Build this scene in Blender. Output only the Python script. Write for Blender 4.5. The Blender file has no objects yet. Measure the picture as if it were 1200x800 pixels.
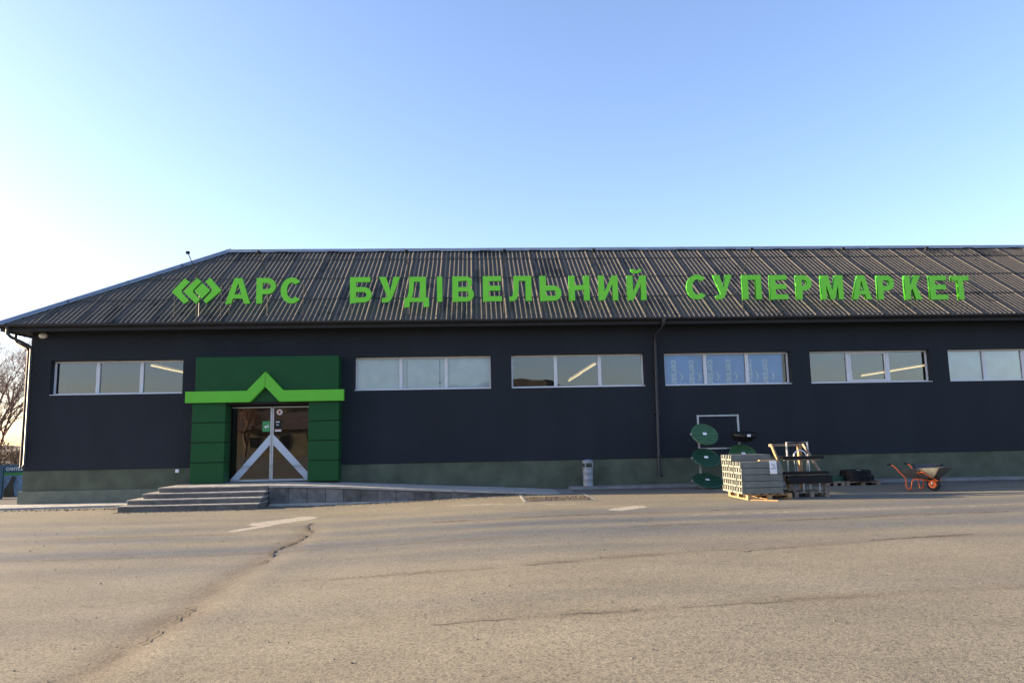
import bpy, bmesh, math, random
import numpy as np
from mathutils import Vector, Matrix, Euler

random.seed(7); np.random.seed(7)
scene = bpy.context.scene
COL = scene.collection
R = math.radians

# ------------------------------------------------------------------ camera
cam_d = bpy.data.cameras.new('camera'); cam = bpy.data.objects.new('camera', cam_d); COL.objects.link(cam)
cam_d.sensor_width = 36; cam_d.lens = 25.5; cam_d.clip_start = .1; cam_d.clip_end = 3000
yaw, pitch, roll = .052, .1314, -.0192
fw = Vector((math.sin(yaw)*math.cos(pitch), math.cos(yaw)*math.cos(pitch), math.sin(pitch)))
rt = Vector((math.cos(yaw), -math.sin(yaw), 0)); up = rt.cross(fw)
rt2 = math.cos(roll)*rt + math.sin(roll)*up; up2 = -math.sin(roll)*rt + math.cos(roll)*up
m3 = Matrix((rt2, up2, -fw)).transposed()
cam.matrix_world = Matrix.Translation((0, -22, 1.55)) @ m3.to_4x4()
scene.camera = cam

# ------------------------------------------------------------------ sky and sun
SUN_EL, SUN_AZ = 12.0, 8.4            # low sun from the left, a little behind the facade
sun_dir = Vector((-math.cos(R(SUN_AZ))*math.cos(R(SUN_EL)), math.sin(R(SUN_AZ))*math.cos(R(SUN_EL)), math.sin(R(SUN_EL))))
world = bpy.data.worlds.new('World'); scene.world = world; world.use_nodes = True
wn = world.node_tree.nodes; wl = world.node_tree.links
bgn = wn['Background']; bgn.inputs['Strength'].default_value = .097
sky = wn.new('ShaderNodeTexSky'); sky.sky_type = 'NISHITA'; sky.sun_disc = False
sky.sun_elevation = R(SUN_EL); sky.sun_rotation = R(360-(90-SUN_AZ))
sky.altitude = 100; sky.air_density = 1.0; sky.dust_density = 1.3; sky.ozone_density = 2.6
mxs = wn.new('ShaderNodeMix'); mxs.data_type = 'RGBA'; mxs.blend_type = 'MULTIPLY'; mxs.inputs[0].default_value = 1
mxs.inputs[7].default_value = (1.09, .955, 1.0, 1)
wl.new(sky.outputs[0], mxs.inputs[6]); wl.new(mxs.outputs[2], bgn.inputs['Color'])
sd = bpy.data.lights.new('sun', 'SUN'); sd.energy = 5.0; sd.angle = R(.6); sd.color = (1, .78, .50)
so = bpy.data.objects.new('sun', sd); COL.objects.link(so)
so.rotation_euler = sun_dir.to_track_quat('Z', 'Y').to_euler(); so.location = (-40, 10, 30)
vs = scene.view_settings; vs.view_transform = 'Standard'; vs.look = 'None'; vs.gamma = 1; vs.use_curve_mapping = False
vs.exposure = 2.25
try:
    scene.display_settings.display_device = 'sRGB'
except Exception: pass

# ------------------------------------------------------------------ materials
MATS = {}
def nt(name):
    m = bpy.data.materials.new(name); m.use_nodes = True
    return m, m.node_tree.nodes, m.node_tree.links, m.node_tree.nodes['Principled BSDF']
def mat(name, col, rough=.7, var=.12, scale=4, bump=.15, bscale=60, metal=0, rnd=0, streak=None, spec=.5, emit=None):
    if name in MATS: return MATS[name]
    m, N, L, P = nt(name)
    P.inputs['Roughness'].default_value = rough; P.inputs['Metallic'].default_value = metal
    P.inputs['Specular IOR Level'].default_value = spec
    tc = N.new('ShaderNodeTexCoord'); mp = N.new('ShaderNodeMapping'); L.new(tc.outputs['Object'], mp.inputs[0])
    if streak: mp.inputs['Scale'].default_value = streak
    nz = N.new('ShaderNodeTexNoise'); nz.inputs['Scale'].default_value = scale; nz.inputs['Detail'].default_value = 6
    L.new(mp.outputs[0], nz.inputs['Vector'])
    rp = N.new('ShaderNodeValToRGB'); rp.color_ramp.elements[0].position = .3; rp.color_ramp.elements[1].position = .7
    rp.color_ramp.elements[0].color = (*[c*(1-var) for c in col], 1); rp.color_ramp.elements[1].color = (*[min(1, c*(1+var)) for c in col], 1)
    L.new(nz.outputs[0], rp.inputs[0]); out = rp.outputs[0]
    if rnd:
        oi = N.new('ShaderNodeObjectInfo'); mr = N.new('ShaderNodeMapRange')
        mr.inputs[3].default_value = 1-rnd; mr.inputs[4].default_value = 1+rnd; L.new(oi.outputs['Random'], mr.inputs[0])
        hs = N.new('ShaderNodeHueSaturation'); L.new(mr.outputs[0], hs.inputs['Value']); L.new(out, hs.inputs['Color']); out = hs.outputs[0]
    L.new(out, P.inputs['Base Color'])
    if bump:
        n2 = N.new('ShaderNodeTexNoise'); n2.inputs['Scale'].default_value = bscale; n2.inputs['Detail'].default_value = 4
        L.new(tc.outputs['Object'], n2.inputs['Vector'])
        b = N.new('ShaderNodeBump'); b.inputs['Strength'].default_value = bump; b.inputs['Distance'].default_value = .02
        L.new(n2.outputs[0], b.inputs['Height']); L.new(b.outputs[0], P.inputs['Normal'])
    if emit:
        P.inputs['Emission Color'].default_value = (*emit[:3], 1); P.inputs['Emission Strength'].default_value = emit[3]
    MATS[name] = m; return m
def glass_mat(name, refl, tint, haze=(0, (.5, .5, .5))):
    m, N, L, P = nt(name)
    tr = N.new('ShaderNodeBsdfTransparent'); tr.inputs[0].default_value = (*tint, 1)
    gl = N.new('ShaderNodeBsdfGlossy'); gl.inputs['Roughness'].default_value = .015; gl.inputs['Color'].default_value = (.86, .88, .92, 1)
    tc = N.new('ShaderNodeTexCoord'); nz = N.new('ShaderNodeTexNoise'); nz.inputs['Scale'].default_value = 1.3; nz.inputs['Detail'].default_value = 1
    L.new(tc.outputs['Object'], nz.inputs['Vector'])
    b = N.new('ShaderNodeBump'); b.inputs['Strength'].default_value = .12; b.inputs['Distance'].default_value = .02
    L.new(nz.outputs[0], b.inputs['Height']); L.new(b.outputs[0], gl.inputs['Normal'])
    df = N.new('ShaderNodeBsdfDiffuse'); df.inputs[0].default_value = (*haze[1], 1)
    fr = N.new('ShaderNodeFresnel'); fr.inputs[0].default_value = 1.5
    ad = N.new('ShaderNodeMath'); ad.operation = 'ADD'; ad.inputs[1].default_value = refl; ad.use_clamp = True; L.new(fr.outputs[0], ad.inputs[0])
    m1 = N.new('ShaderNodeMixShader'); m1.inputs[0].default_value = haze[0]; L.new(tr.outputs[0], m1.inputs[1]); L.new(df.outputs[0], m1.inputs[2])
    m2 = N.new('ShaderNodeMixShader'); L.new(ad.outputs[0], m2.inputs[0]); L.new(m1.outputs[0], m2.inputs[1]); L.new(gl.outputs[0], m2.inputs[2])
    L.new(m2.outputs[0], N['Material Output'].inputs['Surface'])
    return m

M_WALL = mat('navy_render', (.0112, .0160, .0232), .9, .16, 1.0, .6, 70, streak=(1, 1, .35))
M_PLINTH = mat('green_plinth_paint', (.078, .092, .062), .85, .26, 2.0, .3, 40)
M_FOOT = mat('pale_footing', (.135, .150, .115), .85, .15, 3, .3, 50)
M_SOFFIT = mat('dark_soffit', (.012, .013, .016), .7, .1, 3, .1)
M_GUTTER = mat('dark_gutter_paint', (.016, .018, .022), .45, .15, 5, .05)
M_RIDGE = mat('ridge_flashing', (.20, .24, .30), .45, .15, 3, .05, metal=.4)
M_DGREEN = mat('dark_green_panel', (.007, .072, .020), .45, .06, 2, .03, 20, rnd=.06, spec=.22)
M_LIME = mat('lime_panel', (.10, .47, .018), .40, .04, 2, .02, 20)
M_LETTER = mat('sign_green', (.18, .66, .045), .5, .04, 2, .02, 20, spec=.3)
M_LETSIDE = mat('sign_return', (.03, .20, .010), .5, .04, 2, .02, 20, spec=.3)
M_JOINT = mat('black_joint', (.008, .010, .009), .8, .1)
M_WHITE = mat('white_upvc', (.62, .63, .66), .4, .05, 5, .03)
M_ALU = mat('aluminium', (.50, .52, .55), .35, .06, 8, .03, metal=.5)
M_CONC = mat('concrete', (.20, .20, .195), .9, .25, 3, .6, 45)
M_CONCL = mat('pale_concrete', (.34, .33, .31), .9, .20, 4, .5, 60)
M_TILE = mat('grey_cladding_tile', (.118, .113, .106), .8, .45, 5, .4, 50, rnd=.32)
M_STEP = mat('dark_step_stone', (.120, .113, .104), .85, .30, 5, .5, 50, rnd=.1)
M_TREAD = mat('step_tread', (.27, .26, .24), .9, .25, 6, .5, 60, rnd=.15)
M_STEEL = mat('galvanised_steel', (.42, .44, .46), .42, .18, 12, .06, metal=.6)
M_TRAY = mat('dull_zinc_tray', (.095, .095, .093), .5, .3, 7, .06, metal=.35)
M_BINM = mat('bin_grey', (.26, .28, .30), .5, .10, 8, .04, metal=.1)
M_BLACKP = mat('black_plastic', (.008, .008, .009), .6, .2, 8, .1, spec=.25)
M_WOOD = mat('pallet_wood', (.34, .21, .10), .85, .30, 5, .3, 40, streak=(1, 6, 6), rnd=.15)
M_WOODG = mat('grey_weathered_wood', (.22, .17, .125), .9, .30, 5, .3, 40, rnd=.15)
M_BEAM = mat('grey_green_post', (.140, .150, .138), .8, .18, 6, .3, 50, rnd=.10)
M_COVG = mat('green_polymer', (.040, .112, .048), .5, .15, 6, .15, 50)
M_COVT = mat('teal_polymer', (.016, .064, .038), .45, .15, 6, .15, 50)
M_PAPER = mat('white_paper', (.78, .78, .80), .7, .04, 8, 0)
M_ORANGE = mat('orange_paint', (.62, .105, .012), .35, .08, 10, .03)
M_BLUE = mat('blue_paint', (.012, .035, .17), .4, .08, 10, .03)
M_RUBBER = mat('rubber', (.012, .012, .012), .8, .2, 10, .2)
M_BARK = mat('bark', (.17, .115, .080), .9, .25, 6, .5, 30)
M_TWIG = mat('twig', (.24, .145, .10), .9, .25, 6, 0)
M_DRY = mat('dry_brush', (.19, .115, .060), .95, .4, 3, 0, rnd=.1)
M_BANNER = mat('blue_banner', (.012, .070, .115), .6, .12, 3, .05)
M_BGREEN = mat('banner_green', (.040, .26, .035), .6, .1, 3, .05)
M_BPIC = mat('banner_picture', (.13, .24, .40), .6, .35, 5, 0)
M_BDARK = mat('banner_dark_figure', (.035, .04, .04), .6, .3, 5, 0)
M_INT = mat('interior_wall', (.42, .42, .40), .9, .1, 2, 0)
M_INTC = mat('interior_ceiling', (.50, .46, .40), .9, .1, 2, 0)
M_INTF = mat('interior_floor', (.22, .21, .20), .6, .1, 2, 0)
M_TUBE = mat('lit_tube', (.9, .8, .55), .5, 0, 5, 0, emit=(1, .72, .32, .60))
M_BLIND = mat('frosted_film', (.74, .80, .80), .7, .08, 3, .05)
M_FILM = mat('blue_film', (.16, .36, .74), .55, .12, 2, .04)
M_FILMT = mat('film_lettering', (.62, .72, .80), .6, .05, 8, 0)
M_STRIP = mat('door_film_strip', (.55, .60, .68), .5, .04, 8, 0)
M_STK = mat('green_sticker', (.05, .30, .10), .5, .1, 8, 0)
M_RED = mat('red_print', (.45, .06, .05), .5, .1, 8, 0)
M_LAMP = mat('lamp_body', (.35, .35, .33), .5, .1, 8, .05)
M_LENS = mat('lamp_lens', (.75, .74, .70), .3, .05, 8, 0)
M_GLASS = glass_mat('window_glass', .075, (.60, .62, .64))
M_GLASSB = glass_mat('window_glass_blind', .0, (.95, .97, .97))
M_DGLASS = glass_mat('door_glass', .05, (.40, .40, .40))

def fibre_cement():
    m, N, L, P = nt('corrugated_fibre_cement')
    tc = N.new('ShaderNodeTexCoord'); P.inputs['Roughness'].default_value = .85; P.inputs['Specular IOR Level'].default_value = .35
    geo = N.new('ShaderNodeNewGeometry')
    n1 = N.new('ShaderNodeTexNoise'); n1.inputs['Scale'].default_value = .55; n1.inputs['Detail'].default_value = 7; n1.inputs['Roughness'].default_value = .7
    L.new(geo.outputs['Position'], n1.inputs['Vector'])
    mp = N.new('ShaderNodeMapping'); mp.inputs['Scale'].default_value = (9, .8, .8); L.new(geo.outputs['Position'], mp.inputs[0])
    n2 = N.new('ShaderNodeTexNoise'); n2.inputs['Scale'].default_value = 1; n2.inputs['Detail'].default_value = 5; L.new(mp.outputs[0], n2.inputs['Vector'])
    n3 = N.new('ShaderNodeTexNoise'); n3.inputs['Scale'].default_value = 26; n3.inputs['Detail'].default_value = 3; L.new(geo.outputs['Position'], n3.inputs['Vector'])
    def mix(a, b, f):
        x = N.new('ShaderNodeMath'); x.operation = 'MULTIPLY_ADD'; L.new(b, x.inputs[0]); x.inputs[1].default_value = f; L.new(a, x.inputs[2]); return x.outputs[0]
    s = mix(n1.outputs[0], n2.outputs[0], .6); s = mix(s, n3.outputs[0], .35)
    oi = N.new('ShaderNodeObjectInfo'); s = mix(s, oi.outputs['Random'], .22)
    rp = N.new('ShaderNodeValToRGB'); e = rp.color_ramp.elements
    e[0].position = .72; e[0].color = (.014, .014, .015, 1); e[1].position = 1.38; e[1].color = (.140, .124, .102, 1)
    e.new(.98).color = (.040, .039, .037, 1); e.new(1.15).color = (.085, .077, .066, 1)
    dv = N.new('ShaderNodeMath'); dv.operation = 'DIVIDE'; dv.inputs[1].default_value = 1.6; L.new(s, dv.inputs[0])
    for k in e: k.position = k.position/1.6
    L.new(dv.outputs[0], rp.inputs[0]); L.new(rp.outputs[0], P.inputs['Base Color'])
    b = N.new('ShaderNodeBump'); b.inputs['Strength'].default_value = .35; b.inputs['Distance'].default_value = .01
    L.new(n3.outputs[0], b.inputs['Height']); L.new(b.outputs[0], P.inputs['Normal'])
    return m
M_ROOF = fibre_cement()

def ground_mat():
    m, N, L, P = nt('dusty_asphalt')
    P.inputs['Roughness'].default_value = .93; P.inputs['Specular IOR Level'].default_value = .25
    geo = N.new('ShaderNodeNewGeometry'); pos = geo.outputs['Position']
    def noise(scale, detail=5, rough=.6, stretch=None):
        n = N.new('ShaderNodeTexNoise'); n.inputs['Scale'].default_value = scale; n.inputs['Detail'].default_value = detail; n.inputs['Roughness'].default_value = rough
        if stretch:
            mp = N.new('ShaderNodeMapping'); mp.inputs['Scale'].default_value = stretch; L.new(pos, mp.inputs[0]); L.new(mp.outputs[0], n.inputs['Vector'])
        else: L.new(pos, n.inputs['Vector'])
        return n.outputs[0]
    def ramp(src, p0, c0, p1, c1):
        r = N.new('ShaderNodeValToRGB'); e = r.color_ramp.elements
        e[0].position, e[0].color = p0, (*c0, 1); e[1].position, e[1].color = p1, (*c1, 1); L.new(src, r.inputs[0]); return r.outputs[0]
    def mixc(f, a, b, mode='MIX'):
        x = N.new('ShaderNodeMix'); x.data_type = 'RGBA'; x.blend_type = mode
        if isinstance(f, float): x.inputs[0].default_value = f
        else: L.new(f, x.inputs[0])
        for s, v in ((6, a), (7, b)):
            if isinstance(v, tuple): x.inputs[s].default_value = (*v, 1)
            else: L.new(v, x.inputs[s])
        return x.outputs[2]
    at = N.new('ShaderNodeAttribute'); at.attribute_name = 'stain'
    sep = N.new('ShaderNodeSeparateColor'); L.new(at.outputs['Color'], sep.inputs[0])
    base = ramp(noise(.7, 8, .7, (.6, 1.2, 1)), .32, (.195, .174, .130), .70, (.275, .246, .184))
    grey = ramp(noise(2.0, 6, .7, (.4, 1.5, 1)), .3, (.070, .084, .106), .7, (.120, .135, .155))
    c = mixc(sep.outputs[2], base, grey)
    c = mixc(sep.outputs[0], c, (.150, .110, .075))
    c = mixc(sep.outputs[1], c, (.045, .038, .032))
    pm = N.new('ShaderNodeMath'); pm.operation = 'MULTIPLY_ADD'; L.new(noise(6, 6, .7), pm.inputs[0]); pm.inputs[1].default_value = .9; L.new(at.outputs['Alpha'], pm.inputs[2])
    pr_ = N.new('ShaderNodeMapRange'); pr_.interpolation_type = 'SMOOTHSTEP'; pr_.inputs[1].default_value = .72; pr_.inputs[2].default_value = .95; pr_.inputs[4].default_value = .9; L.new(pm.outputs[0], pr_.inputs[0])
    c = mixc(pr_.outputs[0], c, (.43, .395, .335))
    # aggregate speckle
    vor = N.new('ShaderNodeTexVoronoi'); vor.inputs['Scale'].default_value = 85; L.new(pos, vor.inputs['Vector'])
    sp = N.new('ShaderNodeSeparateColor'); L.new(vor.outputs['Color'], sp.inputs[0])
    speck = ramp(sp.outputs[0], .05, (.50, .51, .54), .75, (1.0, .99, .97))
    c = mixc(.95, c, speck, 'MULTIPLY')
    vor2 = N.new('ShaderNodeTexVoronoi'); vor2.inputs['Scale'].default_value = 48; L.new(pos, vor2.inputs['Vector'])
    sp2 = N.new('ShaderNodeSeparateColor'); L.new(vor2.outputs['Color'], sp2.inputs[0])
    c = mixc(.5, c, ramp(sp2.outputs[1], .03, (.30, .31, .34), .20, (1, 1, 1)), 'MULTIPLY')
    c = mixc(.45, c, ramp(noise(9, 4, .7), .35, (.78, .78, .78), .65, (1.0, 1.0, 1.0)), 'MULTIPLY')
    L.new(c, P.inputs['Base Color'])
    b = N.new('ShaderNodeBump'); b.inputs['Strength'].default_value = .25; b.inputs['Distance'].default_value = .004
    L.new(vor.outputs['Distance'], b.inputs['Height'])
    b2 = N.new('ShaderNodeBump'); b2.inputs['Strength'].default_value = .28; b2.inputs['Distance'].default_value = .012
    L.new(noise(30, 3, .6), b2.inputs['Height']); L.new(b.outputs[0], b2.inputs['Normal'])
    L.new(b2.outputs[0], P.inputs['Normal'])
    return m
M_GROUND = ground_mat()

# ------------------------------------------------------------------ mesh helpers
class MB:
    def __init__(s): s.v = []; s.f = []
    def add(s, vs, fs):
        o = len(s.v); s.v += [tuple(v) for v in vs]; s.f += [tuple(i+o for i in f) for f in fs]; return s
    def box(s, x0, x1, y0, y1, z0, z1, M=None):
        vs = [Vector(p) for p in ((x0,y0,z0),(x1,y0,z0),(x1,y1,z0),(x0,y1,z0),(x0,y0,z1),(x1,y0,z1),(x1,y1,z1),(x0,y1,z1))]
        if M is not None: vs = [M @ v for v in vs]
        return s.add(vs, [(0,3,2,1),(4,5,6,7),(0,1,5,4),(1,2,6,5),(2,3,7,6),(3,0,4,7)])
    def bar(s, a, b, w, d, upv=(0, 0, 1)):
        a, b = Vector(a), Vector(b); z = (b-a).normalized(); u = Vector(upv)
        if abs(z.dot(u)) > .95: u = Vector((0, 1, 0))
        x = z.cross(u).normalized(); y = z.cross(x)
        M = Matrix.Translation(a) @ Matrix((x, y, z)).transposed().to_4x4()
        return s.box(-w/2, w/2, -d/2, d/2, 0, (b-a).length, M)
    def tube(s, pts, r, n=8, closed=False, cap=True):
        pts = [Vector(p) for p in pts]; k = len(pts); rs = r if isinstance(r, (list, tuple)) else [r]*k
        base = len(s.v); ref = None
        for i, p in enumerate(pts):
            if closed: t = pts[(i+1) % k]-pts[i-1]
            else: t = pts[min(i+1, k-1)]-pts[max(i-1, 0)]
            t.normalize()
            if ref is None:
                ref = Vector((0, 0, 1)) if abs(t.z) < .9 else Vector((1, 0, 0))
            x = t.cross(ref)
            if x.length < 1e-4: x = t.orthogonal()
            x.normalize(); ref = x.cross(t); y = ref
            for j in range(n):
                a = 2*math.pi*j/n; s.v.append(tuple(p+(x*math.cos(a)+y*math.sin(a))*rs[i]))
        for i in range(k if closed else k-1):
            for j in range(n):
                a = base+i*n+j; b = base+i*n+(j+1) % n; i2 = (i+1) % k; c = base+i2*n+(j+1) % n; d = base+i2*n+j
                s.f.append((a, b, c, d))
        if cap and not closed:
            s.f.append(tuple(base+j for j in range(n))[::-1]); s.f.append(tuple(base+(k-1)*n+j for j in range(n)))
        return s
    def lathe(s, prof, n=24, M=None):
        base = len(s.v)
        for r, z in prof:
            for j in range(n):
                a = 2*math.pi*j/n; v = Vector((r*math.cos(a), r*math.sin(a), z)); s.v.append(tuple(M @ v if M is not None else v))
        for i in range(len(prof)-1):
            for j in range(n):
                s.f.append((base+i*n+j, base+i*n+(j+1) % n, base+(i+1)*n+(j+1) % n, base+(i+1)*n+j))
        if prof[0][0] > 0: s.f.append(tuple(base+j for j in range(n))[::-1])
        if prof[-1][0] > 0: s.f.append(tuple(base+(len(prof)-1)*n+j for j in range(n)))
        return s
    def prism(s, pts, y0, y1):        # polygon in x,z pushed along y (concave polygons are fine)
        n = len(pts)
        return s.add([(x, y0, z) for x, z in pts]+[(x, y1, z) for x, z in pts],
            [tuple(range(n)), tuple(range(2*n-1, n-1, -1))]+[(i, i+n, (i+1) % n+n, (i+1) % n) for i in range(n)])
    def build(s, name, m, parent=None, smooth=False, bevel=0, loc=None, fixn=True):
        me = bpy.data.meshes.new(name); me.from_pydata(s.v, [], s.f)
        if fixn:
            bm = bmesh.new(); bm.from_mesh(me); bmesh.ops.recalc_face_normals(bm, faces=bm.faces[:])
            bm.to_mesh(me); bm.free()
        me.materials.append(m)
        if smooth:
            me.shade_smooth()
            try: me.set_sharp_from_angle(angle=R(38))
            except Exception: pass
        o = bpy.data.objects.new(name, me); COL.objects.link(o)
        if parent: o.parent = parent
        if loc: o.location = loc
        if bevel:
            md = o.modifiers.new('bevel', 'BEVEL'); md.width = bevel; md.segments = 2; md.limit_method = 'ANGLE'
        return o
def tag(o, label, cat, group=None):
    o['label'] = label; o['category'] = cat
    if group: o['group'] = group
    return o
def thing(name, label, cat, loc=(0, 0, 0), rz=0, group=None):
    o = bpy.data.objects.new(name, None); COL.objects.link(o); o.location = loc; o.rotation_euler = (0, 0, rz)
    o.empty_display_size = .2
    return tag(o, label, cat, group)
def struct(o): o['kind'] = 'structure'; return o
def dup(o, parent=None):
    c = o.copy(); COL.objects.link(c); c.parent = parent
    if parent: c.matrix_parent_inverse = Matrix()
    for ch in o.children: dup(ch, c)
    return c
def sm(a, b, x):
    t = np.clip((x-a)/(b-a), 0, 1); return t*t*(3-2*t)

# ------------------------------------------------------------------ ground
def zg(x, y):
    z = -.14*sm(2, -4.5, np.asarray(x, float))
    return z
def smooth_noise(X, Y, seed, scale):
    rs = np.random.RandomState(seed); out = np.zeros_like(X)
    for k in range(7):
        a = rs.rand()*6.28; f = scale*(.6+rs.rand()*1.2); out += np.sin((X*np.cos(a)+Y*np.sin(a))*f+rs.rand()*6.28)
    return out/7
def zsurf(X, Y):
    X = np.atleast_1d(np.asarray(X, float)); Y = np.atleast_1d(np.asarray(Y, float))
    amp = sm(-24, -20, Y)*sm(30, 24, np.abs(X))*sm(-4.5, -9.0, Y)
    return zg(X, Y)+amp*(.012*smooth_noise(X, Y*1.3, 1, .9)+.005*smooth_noise(X, Y, 2, 3.1))
def build_ground():
    xs = np.concatenate([[-900, -300, -120, -60, -35, -27], np.arange(-22, 24.01, .13), [28, 36, 60, 120, 300, 900]])
    ys = np.concatenate([[-900, -300, -120, -60, -35, -27], np.arange(-22, 1.01, .09), [3, 6, 10, 20, 40, 90, 300, 900]])
    X, Y = np.meshgrid(xs, ys)
    near = sm(-24, -20, Y)*sm(30, 24, np.abs(X))
    Z = zsurf(X, Y)
    wob = .10*smooth_noise(X*0+3, Y, 3, 1.2)+.05*smooth_noise(X*0+3, Y, 4, 5)
    cx = -3.06+wob+.18*sm(-12, -17, Y)-.35*sm(-8.5, -6.3, Y)
    d = np.abs(X-cx); on = sm(-6.2, -7.2, Y)
    patchy = .5+.5*smooth_noise(X*2, Y*1.5, 5, 2.2)
    brown = on*np.exp(-(d/(.16+.12*patchy))**2)*(.15+.6*patchy)
    Z -= on*near*.010*np.exp(-(d/.2)**2)
    Z += on*near*.005*np.exp(-((X-cx-.42)/.18)**2)
    dark = on*np.exp(-(np.abs(X-cx)/.06)**2)*.5*sm(.45, .7, patchy)
    for (x0, x1, yy, sl, sd_, st) in ((.2, 8, -12.75, .18, 11, .75), (-3, .6, -12.95, .02, 12, .5), (-.5, 9, -15.45, .09, 13, .7), (2.5, 13, -9.4, .12, 14, .55), (-9, 1.5, -10.6, .05, 15, .5), (-12, -4, -8.3, .05, 16, .45), (-1, 7, -7.6, .07, 17, .5)):
        w = .16*smooth_noise(X, Y*0+sd_, sd_, 1.6)+.05*smooth_noise(X, Y*0, sd_+30, 9)
        cy = yy+sl*(X-x0)+w; on2 = sm(x0, x0+.8, X)*sm(x1, x1-.8, X)
        pt = np.clip(.55+.9*smooth_noise(X, Y*0, sd_+50, 3), 0, 1)
        dark = np.maximum(dark, on2*pt*st*.55*np.exp(-((Y-cy)/.055)**2)); brown = np.maximum(brown, .4*on2*pt*np.exp(-((Y-cy)/.17)**2))
        Z -= near*.004*on2*np.exp(-((Y-cy)/.08)**2)
    grey = np.zeros_like(X)
    for yy, wd, st in ((-6.9, .8, .85), (-8.4, .55, 1.0), (-9.9, .8, .95), (-5.2, .5, .45), (-11.6, .5, .45), (-14.6, .35, .3)):
        cy = yy+.25*smooth_noise(X*.3, Y*0, int(-yy*10), .8)+.025*X
        grey = np.maximum(grey, st*np.exp(-((Y-cy)/wd)**2)*(.75+.35*smooth_noise(X, Y*3, int(-yy*7), .9)))
    grey = np.clip(np.maximum(grey, sm(-2.5, -.5, Y)*.6)+.25*smooth_noise(X, Y, 77, .5), 0, 1)
    brown = np.clip(brown+.22*np.clip(smooth_noise(X, Y*2, 21, .7)-.1, 0, 1), 0, 1)
    def blob(pts, r):
        m_ = np.zeros_like(X)
        for (ax, ay), (bx, by), wr in pts:
            dx, dy = bx-ax, by-ay; t = np.clip(((X-ax)*dx+(Y-ay)*dy)/(dx*dx+dy*dy), 0, 1)
            m_ = np.maximum(m_, np.exp(-(((X-ax-t*dx)**2+((Y-ay-t*dy)*.7)**2)/(wr*wr))))
        return m_
    pale = np.maximum.reduce([blob([((-4.45, -6.2), (-3.85, -5.4), .30), ((-4.68, -7.3), (-4.3, -6.6), .12)], 0), .8*blob([((3.0, -6.45), (3.5, -6.0), .22)], 0), .4*blob([((1.7, -4.9), (2.4, -4.95), .16)], 0), 0.35*blob([((-6.8, -6.2), (-6.3, -6.0), .18)], 0), .3*blob([((-8.4, -5.2), (-8.0, -5.1), .15)], 0), .45*blob([((-.5, -4.2), (.6, -4.3), .15)], 0), .16*blob([((-2.75, -9.5), (-2.55, -12.5), .2)], 0), .35*blob([((4, -7.9), (12, -7.2), .12)], 0)])
    ny, nx = X.shape; V = np.stack([X, Y, Z], -1).reshape(-1, 3)
    idx = np.arange(nx*ny).reshape(ny, nx)
    F = np.stack([idx[:-1, :-1], idx[:-1, 1:], idx[1:, 1:], idx[1:, :-1]], -1).reshape(-1, 4)
    me = bpy.data.meshes.new('ground'); me.vertices.add(len(V)); me.vertices.foreach_set('co', V.ravel())
    me.loops.add(F.size); me.loops.foreach_set('vertex_index', F.ravel().astype(np.int32))
    me.polygons.add(len(F)); me.polygons.foreach_set('loop_start', np.arange(0, F.size, 4, dtype=np.int32)); me.polygons.foreach_set('loop_total', np.full(len(F), 4, np.int32))
    me.update(); me.validate()
    ca = me.color_attributes.new('stain', 'FLOAT_COLOR', 'POINT')
    C = np.stack([brown, dark, grey, pale], -1).reshape(-1, 4).astype(np.float32); ca.data.foreach_set('color', C.ravel())
    me.shade_smooth(); me.materials.append(M_GROUND)
    o = bpy.data.objects.new('ground', me); COL.objects.link(o); return struct(o)
ground = build_ground()
# wooded rise behind the car park: it is what the door glass mirrors
def hill(name, x0, x1, y, h, seed, m):
    b = MB(); rs = random.Random(seed); n = 90; tops = []
    for i in range(n+1):
        x = x0+(x1-x0)*i/n
        tops.append((x, h*(.55+.25*math.sin(i*.11+seed)+.12*math.sin(i*.43)+.16*rs.random())))
    for i in range(n):
        (xa, ha), (xb, hb) = tops[i], tops[i+1]
        b.add([(xa, y, -.5), (xb, y, -.5), (xb, y+2, hb*.6), (xa, y+2, ha*.6), (xb, y+8, hb), (xa, y+8, ha), (xb, y+30, -.5), (xa, y+30, -.5)], [(0,1,2,3), (3,2,4,5), (5,4,6,7)])
    return struct(b.build(name, m))
M_HILL = mat('brown_wooded_hill', (.050, .040, .026), .95, .75, .5, 0, streak=(3, 3, .8))
hill('hill', -140, 140, -115, 12, 3, M_HILL)
hill('far_hill', -260, -16, 70, 4.0, 9, M_HILL)

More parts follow.
